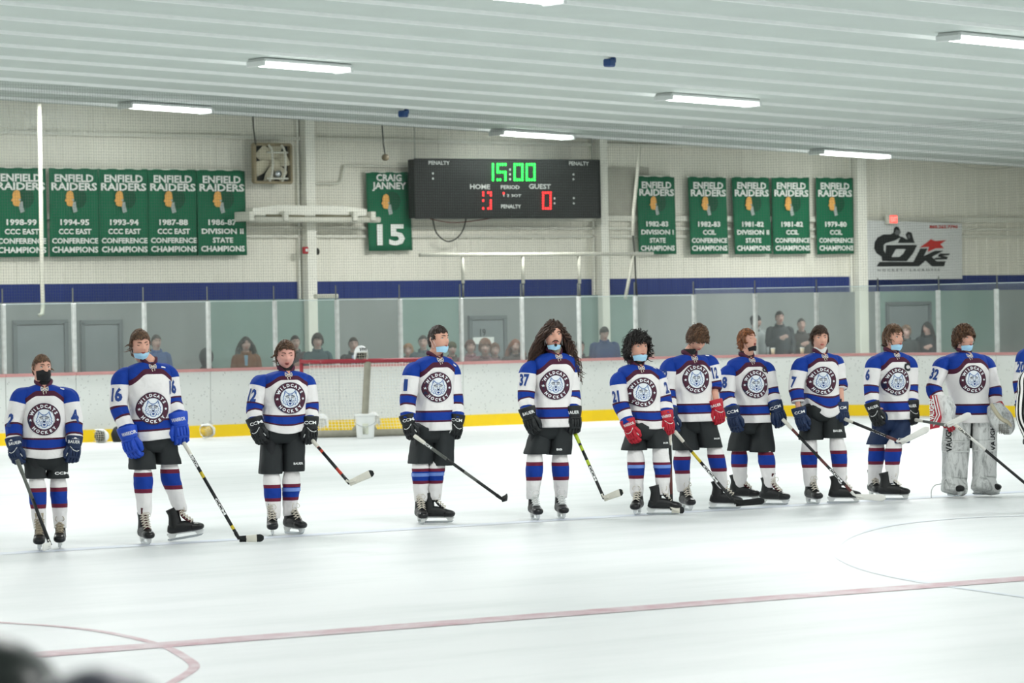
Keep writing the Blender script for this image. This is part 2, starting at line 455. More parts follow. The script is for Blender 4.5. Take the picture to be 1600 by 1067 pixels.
def circle_fit(ps):
    import itertools
    best = None
    (x1, y1), (x2, y2), (x3, y3) = ps[0], ps[len(ps) // 2], ps[-1]
    a = x1 * (y2 - y3) - y1 * (x2 - x3) + x2 * y3 - x3 * y2
    b = (x1 ** 2 + y1 ** 2) * (y3 - y2) + (x2 ** 2 + y2 ** 2) * (y1 - y3) + (x3 ** 2 + y3 ** 2) * (y2 - y1)
    c = (x1 ** 2 + y1 ** 2) * (x2 - x3) + (x2 ** 2 + y2 ** 2) * (x3 - x1) + (x3 ** 2 + y3 ** 2) * (x1 - x2)
    cx, cy = -b / (2 * a), -c / (2 * a); return cx, cy, math.hypot(x1 - cx, y1 - cy)
for pix, m, w in (([(2, 973), (90, 979), (170, 989), (250, 1008), (290, 1028), (303, 1044), (270, 1066)], M_RED, 0.06),
                  ([(1600, 806), (1500, 810), (1400, 820), (1340, 834), (1310, 850), (1308, 868), (1340, 886), (1390, 900), (1460, 913), (1600, 933)], M_ARC, 0.06)):
    P = [Vector((*to_uv(ground(*p)), 0)) for p in pix]
    P = [P[0] * 2 - P[1]] + P + [P[-1] * 2 - P[-2]]
    Q, _ = spline(P, [(1, 1)] * len(P), 6)
    flat_strip('circle_line', [(q.x, q.y) for q in Q], w, m, 0.0025)
# walkway behind the end boards
mb = MB(); mb.box((33, 48.45, -0.04), (44, 2.9, 0.075)); uvobj('walkway', mb, M_RUB, fl)

# end wall: siding above, painted blocks below
ew = structure('wall_back')
ZB = 2.17; ZS = 2.47
mb = MB(); pitch = 0.3; u = 20.0; prof = []
while u < 56:
    prof += [(u, VW), (u + pitch * 0.62, VW), (u + pitch * 0.68, VW - 0.009), (u + pitch * 0.94, VW - 0.009)]
    u += pitch
vs = [(a, b, ZS) for a, b in prof] + [(a, b, 7.2) for a, b in prof]; n = len(prof)
mb.add(vs, [(i, i + 1, i + 1 + n, i + n) for i in range(n - 1)])
uvobj('metal_siding', mb, M_SIDE, ew)
mb = MB(); vs = [(a, b - 0.004, ZB - 0.02) for a, b in prof] + [(a, b - 0.004, ZS) for a, b in prof]
mb.add(vs, [(i, i + 1, i + 1 + n, i + n) for i in range(n - 1)]); uvobj('blue_stripe', mb, M_STRIPEB, ew)
mb = MB(); mb.box((38, VW + 0.12, 3.6), (44, 0.2, 7.2)); uvobj('backing', mb, M_GIRT, ew)
mb = MB(); mb.box((38, VW - 0.03, ZB / 2), (44, 0.1, ZB)); uvobj('block_wall', mb, M_BLOCK, ew)
def u_at(px, py, v): return to_uv(on_v(px, py, v))[0]
def z_at(px, py, v): return on_v(px, py, v).z
for a, b in ((328, 528), (628, 723), (906, 995), (1371, 1556)):     # tint of the greenish glass panes, added as sheets on the wall behind
    u0, u1 = u_at(a, 520, VW - 0.09), u_at(b, 520, VW - 0.09)
    mb = MB(); mb.box(((u0 + u1) / 2, VW - 0.085, ZB / 2), (u1 - u0, 0.012, ZB)); uvobj('pane_tint_sheet', mb, M_PANETINT, ew)
for y, dz, dd in ((207, 0.06, 0.05), (399 - 62, 0.10, 0.06), (399 - 44, 0.05, 0.04), (399 - 30, 0.05, 0.04)):
    z = z_at(20, y, VW - 0.05)
    mb = MB(); mb.box((38, VW - 0.02 - dd / 2, z), (44, dd, dz)); uvobj('girt', mb, M_GIRT, ew)
for x, w in ((480, 15), (938, 12), (1341, 14)):
    u0 = u_at(x - w / 2, 300, VW - 0.1); u1 = u_at(x + w / 2, 300, VW - 0.1)
    mb = MB(); mb.bbox(((u0 + u1) / 2, VW - 0.12, 3.5), (u1 - u0, 0.2, 7.0), 0, 0.01)
    mb.box((u0 - 0.05, VW - 0.03, 3.5), (0.04, 0.06, 7.0))
    uvobj('column', mb, M_COLM, ew)
mb = MB(); zt = z_at(390, 262, VW - .05); zz = z_at(1000, 275, VW - .05)
mb.box((u_at(980, 300, VW), VW - 0.03, z_at(980, 300, VW)), (1.0, 0.03, 0.9)); uvobj('patch_panel', mb, mat('patch_panel', 'a3a295', 0.6, var=.2, scale=3), ew)

# side wall of the building, beyond the right-hand boards
wr = structure('wall_right'); mb = MB(); mb.box((53.6, 22, 3.4), (.3, 60, 6.8)); uvobj('metal_siding', mb, M_SIDE, wr)
wl = structure('wall_left'); mb = MB(); mb.box((-5, 22, 3.4), (.3, 60, 6.8)); uvobj('metal_siding', mb, M_SIDE, wl)
# doors in the lower wall
def door(n, x0, x1, ytop, sign=False):
    v = VW - 0.1; u0, u1 = u_at(x0, 520, v), u_at(x1, 520, v); zt = z_at((x0 + x1) / 2, ytop, v)
    r = empty('door_%d' % n, uvz((u0 + u1) / 2, v - 0.001, 0.0), AL, kind='structure')
    w = u1 - u0; mb = MB()
    for sx in (-1, 1): mb.box((sx * (w / 2), -0.02, zt / 2), (0.07, 0.05, zt))
    mb.box((0, -0.02, zt), (w + 0.07, 0.05, 0.07)); o = bpy.data.objects.new('door_frame', mb.mesh('door_frame', M_DOORF, False)); col.objects.link(o); o.parent = r
    mb = MB(); mb.bbox((0, -0.008, zt / 2 - 0.02), (w - 0.08, 0.03, zt - 0.06), 0, 0.006); o = bpy.data.objects.new('door_leaf', mb.mesh('door_leaf', M_DOOR, False)); col.objects.link(o); o.parent = r
    mb = MB(); mb.tube([(w * .35, -0.03, 1.0), (w * .35, -0.08, 1.0), (w * .35 - .12, -0.08, 1.0)], [0.01], 8); o = bpy.data.objects.new('door_handle', mb.mesh('door_handle', M_STEEL, True)); col.objects.link(o); o.parent = r
    if sign:
        mb = MB(); c = r.matrix_basis.inverted() @ on_v(755, 519, v - 0.04)
        put_text(mb, '19', c.x, c.z, 0.13, 0.13, -0.03, 0, 0.02)
        o = bpy.data.objects.new('door_number', mb.mesh('door_number', M_BLACK, False)); col.objects.link(o); o.parent = r
        mb = MB(); c = r.matrix_basis.inverted() @ on_v(755, 532, v - 0.04); mb.box((c.x, -0.03, c.z), (0.5, 0.006, 0.12))
        o = bpy.data.objects.new('notice', mb.mesh('notice', M_WHITE, False)); col.objects.link(o); o.parent = r
door(1, 22, 102, 503); door(2, 128, 187, 503); door(3, 734, 788, 496, True); door(4, 1386, 1452, 474)

# ceiling: lining panels that sag between their seams
S = 1.54; V0 = VW - 0.45 * S
ce = empty('ceiling', uvz(28, 20, ceil_z(28)), AL, kind='structure')
cinv = ce.matrix_basis.inverted()
def cpt(u, v, dz): return cinv @ uvz(u, v, ceil_z(u) + dz)
mb = MB()
U0, U1 = -8, 56
for k in range(-1, 33):
    va = V0 - (k + 1) * S; vb = V0 - k * S
    if k == -1: va, vb = V0, VW
    mb = MB(); vs = []; nn = 10
    for i in range(nn + 1):
        t = i / nn; v = va + (vb - va) * t; dz = -0.035 * (4 * t * (1 - t)) * (0.5 if k == -1 else 1) - 0.008
        vs += [cpt(U0, v, dz), cpt(U1, v, dz)]
    mb.add(vs, [(2 * i, 2 * i + 1, 2 * i + 3, 2 * i + 2) for i in range(nn)])
    o = bpy.data.objects.new('panel', mb.mesh('panel', M_CEIL, True)); col.objects.link(o); o.parent = ce
    if k >= 0:
        mb = MB(); vs = []
        for (dv, dz) in ((-0.035, -0.005), (-0.02, -0.055), (0.02, -0.055), (0.035, -0.005)): vs += [cpt(U0, vb + dv, dz), cpt(U1, vb + dv, dz)]
        mb.add(vs, [(0, 1, 3, 2), (2, 3, 5, 4), (4, 5, 7, 6)])
        o = bpy.data.objects.new('seam', mb.mesh('seam', M_SEAM, False)); col.objects.link(o); o.parent = ce
mb = MB(); mb.add([cpt(U0, -5, 0.12), cpt(U1, -5, 0.12), cpt(U1, VW + .3, 0.12), cpt(U0, VW + .3, 0.12)], [(0, 1, 2, 3)])
o = bpy.data.objects.new('deck', mb.mesh('deck', M_CEIL, False)); col.objects.link(o); o.parent = ce
mb = MB(); mb.add([cpt(U0, VW - .35, -0.03), cpt(U1, VW - .35, -0.03), cpt(U1, VW - .35, 0.1), cpt(U0, VW - .35, 0.1)], [(0, 1, 2, 3)])

# end boards with kick plate, cap rail, supports and glass
RC = 4.2; UC = 38.6
def path(s):
    """s measured along the boards from u = 15; returns (u, v, inward normal)"""
    if s < UC - 15: return (15 + s, VB, (0, -1))
    s -= UC - 15
    if s < RC * math.pi / 2:
        a = s / RC; return (UC + RC * math.sin(a), VB - RC + RC * math.cos(a), (-math.sin(a), -math.cos(a)))
    s -= RC * math.pi / 2; return (UC + RC, VB - RC - s, (-1, 0))
samp = []
s = 0.0
while s < 42:
    u, v, _ = path(s); p = uvz(u, v, 1.3); 
    if p.y > 1: samp.append((project(p)[0], s))
    s += 0.05
def s_at(px):
    for (a, s0), (b, s1) in zip(samp, samp[1:]):
        if a <= px < b: return s0 + (s1 - s0) * (px - a) / (b - a)
    return None
bd = structure('wall_boards')
def pstrip(s0, s1, z0, z1, o0, o1, n=1):
    """solid following the boards; o = offset into the rink"""
    mb = MB(); vs = []
    for i in range(n + 1):
        u, v, nn = path(s0 + (s1 - s0) * i / n)
        for o, z in ((o0, z0), (o1, z0), (o1, z1), (o0, z1)): vs.append((u + nn[0] * o, v + nn[1] * o, z))
    fs = [(0, 1, 2, 3), (4 * n + 3, 4 * n + 2, 4 * n + 1, 4 * n)]
    for i in range(n):
        for j in range(4): fs.append((4 * i + j, 4 * i + 4 + j, 4 * i + 4 + (j + 1) % 4, 4 * i + (j + 1) % 4))
    mb.add(vs, fs); return mb
POSTX = [8, 118, 228, 328, 432, 529, 628, 723, 818, 907, 995, 1086, 1181, 1276, 1371, 1465, 1556]
PS = [s_at(x) for x in POSTX]
PS = [PS[0] - 2.44, PS[0] - 1.22] + PS + [PS[-1] + 1.22, PS[-1] + 2.44, PS[-1] + 3.66, PS[-1] + 4.88]
def glass_mat():
    m = bpy.data.materials.new('board_glass'); m.use_nodes = True; nt = m.node_tree; nt.nodes.clear()
    out = nd(nt, 'ShaderNodeOutputMaterial'); tr = nd(nt, 'ShaderNodeBsdfTransparent'); tr.inputs[0].default_value = (0.93, 0.96, 0.95, 1)
    df = nd(nt, 'ShaderNodeBsdfDiffuse'); gl = nd(nt, 'ShaderNodeBsdfGlossy'); gl.inputs['Roughness'].default_value = 0.08
    tc = nd(nt, 'ShaderNodeTexCoord'); n = nd(nt, 'ShaderNodeTexNoise', i_Scale=1.6, i_Detail=5.0); nt.links.new(tc.outputs['Object'], n.inputs['Vector'])
    df.inputs[0].default_value = (0.75, 0.8, 0.8, 1)
    k = mathn(nt, 'MULTIPLY_ADD', n.outputs[0], 0.06, 0.02)
    m1 = nd(nt, 'ShaderNodeMixShader'); nt.links.new(k, m1.inputs[0]); nt.links.new(tr.outputs[0], m1.inputs[1]); nt.links.new(df.outputs[0], m1.inputs[2])
    m2 = nd(nt, 'ShaderNodeMixShader'); m2.inputs[0].default_value = 0.03; nt.links.new(m1.outputs[0], m2.inputs[1]); nt.links.new(gl.outputs[0], m2.inputs[2])
    nt.links.new(m2.outputs[0], out.inputs[0]); return m
M_GLASS = glass_mat()
M_EDGE = mat('glass_edge', 'b9c6c6', 0.3)
for i in range(len(PS) - 1):
    s0, s1 = PS[i], PS[i + 1]; cur = s1 > UC - 15; n = 5 if cur else 1
    uvobj('board_panel', pstrip(s0 + .004, s1 - .004, 0.17, 1.03, -0.06, 0.0, n), M_BOARD, bd, smooth=False)
    uvobj('kick_plate', pstrip(s0 + .004, s1 - .004, 0.0, 0.19, -0.04, 0.012, n), M_YEL, bd)
    uvobj('cap_rail', pstrip(s0 + .002, s1 - .002, 1.03, 1.075, -0.12, 0.02, n), M_CAP, bd)
    gh = 2.12 if i < 13 else 2.22
    uvobj('glass_pane', pstrip(s0 + .03, s1 - .03, 1.075, gh, -0.055, -0.043, n), M_GLASS, bd)
    uvobj('glass_edge', pstrip(s0 + .03, s1 - .03, gh, gh + .012, -0.057, -0.041, n), M_EDGE, bd)
M_POST = mat('support_white', 'b8bcb9', 0.5, var=0.35, scale=12)
M_ROD = mat('net_rod', '5d615c', 0.5)
for i, s in enumerate(PS):
    u, v, nn = path(s); rot = Matrix.Rotation(math.atan2(-nn[0], -nn[1]) * -1, 3, 'Z')
    mb = MB(); mb.bbox((u - nn[0] * .03, v - nn[1] * .03, 1.6), (0.062, 0.07, 1.06), 0, 0.012) if s < UC - 15 else mb.tube([(u - nn[0] * .03, v - nn[1] * .03, 1.075), (u - nn[0] * .03, v - nn[1] * .03, 2.13)], [0.034], 8, ex=5)
    uvobj('post', mb, M_POST, bd)
    mb = MB(); mb.tube([(u - nn[0] * .05, v - nn[1] * .05, 2.1), (u - nn[0] * .05, v - nn[1] * .05, 2.36)], [0.012], 6); uvobj('post_rod', mb, M_ROD, bd)

# spectator netting: real cords, a fine square mesh hung above the glass
mb = MB(); cord = 0.0013
def cordline(a, b, r=cord):
    a, b = Vector(a), Vector(b); t = (b - a).normalized(); s_ = Vector((0, 1, 0)).cross(t)
    if s_.length < .1: s_ = Vector((1, 0, 0)).cross(t)
    s_.normalize(); q = t.cross(s_)
    o = [s_ * r, s_ * (-r / 2) + q * r * .87, s_ * (-r / 2) - q * r * .87]
    mb.add([a + x for x in o] + [b + x for x in o], [(0, 1, 4, 3), (1, 2, 5, 4), (2, 0, 3, 5)])
s = PS[1]
while s < PS[-1]:
    u, v, nn = path(s); vv = v - nn[1] * .07; uu = u - nn[0] * .07
    cordline((uu, vv, 2.15), (uu, vv, ceil_z(u) - .02)); s += 0.045
z = 2.15
while z < 5.7:
    step = 0.6; s = PS[1]
    if z < ceil_z(38): pass
    while s < PS[-1] - step:
        a = path(s); b = path(s + step); s += step
        if z > ceil_z(a[0]) - .03: continue
        cordline((a[0] - a[2][0] * .07, a[1] - a[2][1] * .07, z), (b[0] - b[2][0] * .07, b[1] - b[2][1] * .07, z))
    z += 0.045
M_CORD = mat('net_cord', '4a5250', 0.8)
uvobj('safety_net', mb, M_CORD, None, label='fine dark safety netting hung from the ceiling above the rink glass', category='net', kind='stuff')

# ceiling lights
M_TUBE = emit('lamp_tube', 'fbfffc', 9.0); M_HOUS = mat('lamp_housing', 'd5dad8', 0.4, var=0.03)
lights = [((400, 102), (537, 113), 'second light from the left, hanging alone under the middle ceiling panels'), ((196, 168), (322, 177), 'bright twin tube light nearest the green banners at left'),
          ((776, 210), (887, 214), 'ceiling light just above the scoreboard'), ((1037, 155), (1175, 161), 'ceiling light between the scoreboard and the right banners, higher one'),
          ((1276, 240), (1382, 245), 'ceiling light right above the right-hand banners'), ((1482, 62), (1625, 72), 'ceiling light cut off by the right picture edge'),
          ((745, -6), (866, 7), 'ceiling light at the top picture edge')]
def ceil_hit(px, py, drop):
    d = ray(px, py)  # plane z = A + B u - drop
    dd = d.z - CEIL_B * (d.x * CA + d.y * SA); return CAM + d * ((CEIL_A - drop - EYE) / dd)
for a, b, lab in lights:
    A = ceil_hit(*a, 0.14); du = abs(to_uv(ceil_hit(*b, 0.14))[0] - to_uv(A)[0])
    ua, va = to_uv(A)
    # length follows the seam direction
    lo, hi = 0.2, 6.0
    for _ in range(30):
        mid = (lo + hi) / 2
        if project(uvz(ua + mid, va, ceil_z(ua + mid) - .14))[0] < b[0]: lo = mid
        else: hi = mid
    Lh = lo; v = min(va, VW - 0.25)
    r = empty('ceiling_light', uvz(ua + Lh / 2, v, ceil_z(ua + Lh / 2)), AL, label='white fluorescent strip fixture, ' + lab, category='light', group='fluorescent fixtures under the ceiling')
    sl = CEIL_B * Lh / 2
    mb = MB(); mb.bbox((0, 0, -0.07), (Lh, 0.42, 0.05), 0, 0.015)
    for sx in (-1, 1): mb.bbox((sx * Lh / 2, 0, -0.12), (0.05, 0.42, 0.08), 0, 0.01)
    for sx in (-1, 1): mb.tube([(sx * Lh * .35, 0, -0.06), (sx * Lh * .35, 0, 0.02)], [0.008], 6)
    for q in mb.v: q.z += CEIL_B * q.x
    o = bpy.data.objects.new('housing', mb.mesh('housing', M_HOUS, False)); col.objects.link(o); o.parent = r
    for dy in (-0.14, -0.05, 0.05, 0.14):
        mb = MB(); mb.tube([(-Lh / 2 + .03, dy, -0.125 + sl * -1), (Lh / 2 - .03, dy, -0.125 + sl)], [0.018], 8)
        o = bpy.data.objects.new('tube', mb.mesh('tube', M_TUBE, True)); col.objects.link(o); o.parent = r
    o = None
# ------------------------------------------------------------------ things on and before the end wall
M_GREEN = mat('banner_green', '0c6040', 0.75, var=0.1, scale=3, bump=0.3, bscale=5)
M_LET = mat('banner_white_lettering', 'dfe3dc', 0.7, var=0.03, bump=0)
M_TAN = mat('banner_tan', 'd9a255', 0.7, bump=0); M_DKG = mat('banner_dark_feathers', '0a4a30', 0.7, bump=0); M_GREYP = mat('banner_grey', '9aa5a0', 0.7, bump=0)
M_ROPE = mat('rope', '8a8f86', 0.8)
def quad_map(c):
    tl, tr, br, bl = c
    def f(s, t):  # s 0..1 left to right, t 0..1 top to bottom
        return (tl[0] + (tr[0] - tl[0]) * s) * (1 - t) + (bl[0] + (br[0] - bl[0]) * s) * t, (tl[1] + (tr[1] - tl[1]) * s) * (1 - t) + (bl[1] + (br[1] - bl[1]) * s) * t
    return f
def emblem(mb_face, mb_feath, mb_neck, fx):
    """generic profile head facing left with swept feathers; fx maps unit coords"""
    face = [(-.16, .42), (-.02, .5), (.1, .42), (.14, .1), (.1, -.12), (.06, -.3), (-.12, -.28), (-.2, -.2), (-.19, -.1), (-.27, -.02), (-.2, .12), (-.22, .24)]
    feath = [(-.02, .5), (.1, .62), (.32, .66), (.55, .55), (.68, .35), (.72, .1), (.66, -.15), (.52, -.34), (.36, -.4), (.24, -.25), (.14, .1), (.1, .42)]
    neck = [(.06, -.1), (.22, -.05), (.24, -.3), (.3, -.55), (.12, -.62), (.06, -.35)]
    for m, P, y in ((mb_feath, feath, -.012), (mb_neck, neck, -.014), (mb_face, face, -.016)):
        m.add([fx(a, b, y) for a, b in P], [tuple(range(len(P)))])
    d = [(0.1 + .05 * math.cos(a * math.pi / 4), .02 + .05 * math.sin(a * math.pi / 4)) for a in range(8)]
    mb_neck.add([fx(a, b, -.018) for a, b in d], [tuple(range(8))])
def banner(c, lines, lab, grp, two_tone=None):
    """c = four pixel corners; lines = [(text, t_centre, height, width or None, s_centre)]"""
    V = VW - 0.14; q = quad_map(c)
    cx, cy = q(.5, 1.0); w = WF('banner', cx, cy, V, label=lab, category='banner', group=grp)
    mb = MB(); nx, nz = 14, 10; vs = []
    for b_ in (0, 1):
        for j in range(nz + 1):
            for i in range(nx + 1):
                p = w.l(*q(i / nx, j / nz)); vs.append((p.x, 0.012 * math.sin(i * 1.3 + j * .2 + cx) + b_ * .006, p.z))
    N = (nx + 1) * (nz + 1); fs = []
    for j in range(nz):
        for i in range(nx):
            a = j * (nx + 1) + i; fs.append((a, a + 1, a + nx + 2, a + nx + 1)); fs.append((a + N, a + N + nx + 1, a + N + nx + 2, a + N + 1))
    edge = [i for i in range(nx + 1)] + [j * (nx + 1) + nx for j in range(1, nz + 1)] + [nz * (nx + 1) + i for i in range(nx - 1, -1, -1)] + [j * (nx + 1) for j in range(nz - 1, 0, -1)]
    for a, b_ in zip(edge, edge[1:] + edge[:1]): fs.append((a, a + N, b_ + N, b_))
    mb.add(vs, fs); w.part(mb, 'cloth', M_GREEN, smooth=True)
    W_ = (w.l(*q(1, .5)) - w.l(*q(0, .5))).x; H_ = (w.l(*q(.5, 0)) - w.l(*q(.5, 1))).z
    for t, tc, h, wd in lines:
        mb = MB(); p = w.l(*q(.5, tc)); vs, fs, TW = text2d(t, 0.032)
        ww = wd * W_; hh = h * H_
        mb.add([(p.x + a * ww / TW, -.02, p.z + b_ * hh) for a, b_ in vs], fs)
        w.part(mb, 'lettering', M_LET)
    tc = .385 if len(lines) > 3 else .42
    p = w.l(*q(.47, tc)); k = .30 * W_
    f1, f2, f3 = MB(), MB(), MB(); emblem(f1, f2, f3, lambda a, b_, y: (p.x + a * k * 1.5 - k * .15, y - .006, p.z + .03 + b_ * k * 1.15))
    w.part(f2, 'emblem_feathers', M_DKG); w.part(f3, 'emblem_neck', M_GREYP); w.part(f1, 'emblem_face', M_TAN)
    mb = MB(); a = w.l(*q(0, 0)); b_ = w.l(*q(1, 0)); mb.tube([(a.x - .02, 0.01, a.z), (b_.x + .02, .01, b_.z)], [.012], 6)
    w.part(mb, 'hanging_bar', M_COLM, smooth=True)
    return w
def champ(y1, l2, extra):
    out = [('ENFIELD', .11, .085, .78), ('RAIDERS', .205, .085, .92), (y1, .61, .065, .58)]
    return out + extra
CC = lambda a: [(a, .715, .06, .66), ('CONFERENCE', .82, .06, .93), ('CHAMPIONS', .92, .065, .93)]
DS = lambda a: [(a, .715, .06, .86), ('STATE', .82, .06, .42), ('CHAMPIONS', .92, .065, .9)]
def lb(x): return (x, 261.5 + x * .012)
def bb(x): return (x, 401.8 - x * .008)
GL = 'green championship banners in the left row'
for x0, x1, yr, ex, lab in ((-9, 72, '1998-99', CC('CCC EAST'), 'green 1998-99 CCC East conference champions banner, leftmost of the row'),
                            (76, 153, '1994-95', CC('CCC EAST'), 'green 1994-95 CCC East conference champions banner'),
                            (153.5, 230, '1993-94', CC('CCC EAST'), 'green 1993-94 CCC East conference champions banner'),
                            (230.5, 307, '1987-88', CC('CCC EAST'), 'green 1987-88 CCC East conference champions banner'),
                            (307.5, 383, '1986-87', DS('DIVISION II'), 'green 1986-87 division II state champions banner, beside the wall fan')):
    banner([lb(x0), lb(x1), bb(x1 + 3), bb(x0 + 2)], champ(yr, '', ex), lab, GL)
GR = 'green championship banners right of the scoreboard'
for x0, x1, yt, dx, yr, ex, lab in ((995, 1054, 275, 2.5, '1982-83', DS('DIVISION I'), 'green 1982-83 division I state champions banner, nearest the scoreboard'),
                                    (1075.5, 1135, 276, 3, '1982-83', CC('CCIL'), 'green 1982-83 CCIL conference champions banner, standing apart'),
                                    (1144, 1202, 276.3, 4, '1981-82', DS('DIVISION II'), 'green 1981-82 division II state champions banner'),
                                    (1206, 1264, 276.6, 3, '1981-82', CC('CCIL'), 'green 1981-82 CCIL conference champions banner'),
                                    (1274.5, 1332, 277, 3, '1979-80', CC('CCIL'), 'green 1979-80 CCIL conference champions banner, rightmost')):
    e2 = [(a, b, c, (d if a not in ('CCIL',) else .34)) for a, b, c, d in ex]
    banner([(x0, yt), (x1, yt + .8), (x1 + dx, 397 - (x0 - 995) * .003), (x0 + dx, 397.5)], champ(yr, '', e2), lab, GR)
w = banner([(572.5, 268.8), (640.5, 268.8), (645, 391), (576.5, 392)], [('CRAIG', .07, .085, .58), ('JANNEY', .172, .085, .78), ('15', .79, .26, .64)],
       'narrow green banner with the number 15 beside the scoreboard', 'retired number banner')
del w.o['group']

# scoreboard
M_SB = mat('scoreboard_black', '1b1d1b', 0.6, var=0.2, scale=6); M_LEDG = emit('led_green', '22ff4a', 3.2); M_LEDR = emit('led_red', 'ff2a2a', 3.0)
M_SBL = mat('scoreboard_lettering', 'd8dbd6', 0.6, bump=0)
w = WF('scoreboard', 793, 340.5, VW - .5, label='long black electric scoreboard reading 15:00 high on the back wall', category='scoreboard')
q = quad_map([(647, 248.5), (936, 250.5), (938, 340), (649, 340.8)])
mb = MB(); c = [w.l(*q(a, b)) for a, b in ((0, 0), (1, 0), (1, 1), (0, 1))]
vs = [(p.x, 0, p.z) for p in c] + [(p.x, .18, p.z) for p in c]
mb.add(vs, [(0, 1, 2, 3)[::-1], (4, 5, 6, 7), (0, 4, 5, 1)[::-1], (1, 5, 6, 2)[::-1], (2, 6, 7, 3)[::-1], (3, 7, 4, 0)[::-1]])
w.part(mb, 'cabinet', M_SB)
mb = MB(); 
for a, b in ((0, 1), (1, 2), (2, 3), (3, 0)):
    p, r = c[a], c[b]; mb.tube([(p.x, -.004, p.z), (r.x, -.004, r.z)], [.014], 6, ex=5)
w.part(mb, 'frame', M_SB)
L = MB()
def sbt(mb, t, px, py, wp, hp, bold=.02):
    p = w.l(px, py); a = w.l(px - wp / 2, py); b = w.l(px + wp / 2, py); u_ = w.l(px, py - hp / 2); d_ = w.l(px, py + hp / 2)
    put_text_a(mb, t, p.x, p.z, (b - a).x, (u_ - d_).z, -.012, bold)
def put_text_a(mb, t, cx, cz, ww, hh, y, bold=.03, m=0):
    vs, fs, TW = text2d(t, bold); mb.add([(cx + a * ww / TW, y, cz + b * hh) for a, b in vs], fs, m)
for t, x, y, ww, hh in (('PENALTY', 685.5, 254.3, 33, 6), ('PENALTY', 904, 255.2, 31, 6), ('HOME', 749.5, 291.5, 31, 7.5), ('PERIOD', 796.5, 292.3, 29, 6), ('GUEST', 843, 291.2, 34, 7.5),
                        ('1 2 3OT', 800, 305.5, 28, 4.2), ('PENALTY', 798, 322.3, 31, 6)):
    L = MB(); sbt(L, t, x, y, ww, hh); w.part(L, 'lettering', M_SBL)
dots = MB()
for x, y in ((676, 271), (676, 279), (895.5, 272.5), (895.5, 280), (896, 309.5), (896, 317.5), (866, 310), (866, 317.5)):
    p = w.l(x, y); dots.ellip((p.x, -.01, p.z), (.02, .008, .02), 8, 4)
for x, y in ((796.5, 265), (796.5, 272.5), (796.5, 280)):
    p = w.l(x, y); dots.ellip((p.x, -.01, p.z), (.022, .008, .022), 8, 4)
w.part(dots, 'colon_dots', M_SBL)
def digit(px, py, rows, dx, dy, m, r=.019):
    mb = MB()
    for j, row in enumerate(rows):
        for i, ch in enumerate(row):
            if ch == 'X':
                p = w.l(px + i * dx, py + j * dy); mb.ellip((p.x, -.012, p.z), (r, .01, r), 8, 4)
    w.part(mb, 'digit', m, smooth=True)
Z0 = ['XXXX', 'X..X', 'X..X', 'X..X', 'X..X', 'X..X', 'XXXX']
digit(769.5, 257, ['X'] * 7, 3, 4.0, M_LEDG, .024)
digit(777, 257, ['XXXX', 'X...', 'X...', 'XXXX', '...X', '...X', 'XX.X'], 4, 4.0, M_LEDG, .024)
digit(803.5, 257, Z0, 4, 4.0, M_LEDG, .024); digit(822.5, 257, Z0, 4, 4.0, M_LEDG, .024)
digit(754.5, 301, ['X.XX', 'X..X', '....', 'X..X', '...X', '...X', 'X.XX'], 3.9, 4.1, M_LEDR, .021)
digit(848, 301, Z0, 3.9, 4.1, M_LEDR, .021); digit(786.3, 302, ['X'], 3, 3, M_LEDR, .02)
mb = MB()
for x in (653, 930):
    a = w.l(x, 249); mb.tube([(a.x, .09, a.z), (a.x, .09, a.z + .7)], [.008], 6)
w.part(mb, 'hanger', M_ROPE, smooth=True)

def wall_tube(name, pix, r, m, lab, cat, v=VW - .12, n=8, k=0, **t):
    """a pipe, cord or bar along pixel points on the plane v"""
    w = WF(name, *pix[-1], v, label=lab, category=cat, **t)
    mb = MB(); mb.tube([w.l(*p) for p in pix], [r], n, k=k, front=Vector((0.3, -1, .2)))
    w.part(mb, 'run' if cat in ('cord', 'pipe') else 'shaft', m, smooth=True); return w
def wall_thing_tube(name, pix, r, m, lab, cat, v=VW - .12, n=8, k=0):
    w0 = on_v(*pix[-1], v); o = None
    inv = (Matrix.Translation(w0) @ Matrix.Rotation(AL, 4, 'Z')).inverted()
    mb = MB(); mb.tube([inv @ on_v(*p, v) for p in pix], [r], n, k=k, front=Vector((0.3, -1, .2)))
    o = bpy.data.objects.new(name, mb.mesh(name, m, True)); col.objects.link(o); o.location = w0; o.rotation_euler = (0, 0, AL)
    o['label'] = lab; o['category'] = cat; return o
M_POLE = mat('white_pole', 'c6c6b8', 0.5, var=.08); M_CABLE = mat('dark_cable', '33362f', 0.6)
wall_thing_tube('net_pole', [(61, 162), (62.5, 230), (64, 330), (65.5, 430), (67, 478), (66, 490), (61, 493)], .032, M_POLE, 'long white pole hanging over the left banners, hooked at its foot', 'pole', VB + .2, 8)
wall_thing_tube('net_pole', [(1000, 226), (994, 290), (990, 330), (988.5, 368)], .03, M_POLE, 'white pole slanting down beside the first right-hand banner', 'pole', VB + .2)
wall_thing_tube('net_pole', [(989, 398), (984, 430), (977, 467)], .03, M_POLE, 'short white pole leaning below the white net rail', 'pole', VB + .2)
wall_thing_tube('steel_cable', [(989, 368), (992, 398), (993, 430), (995, 462)], .014, M_CABLE, 'dark cable dropping from white rail to a glass support', 'cable', VB + .21, 6)
w = WF('net_rail', 835, 398, VB + .2, label='long thin white horizontal rail held up by rods above the glass', category='rail')
mb = MB(); mb.tube([w.l(656, 398.5), w.l(1020, 396.5)], [.034], 8, ex=4); w.part(mb, 'rail', M_POLE, smooth=True)
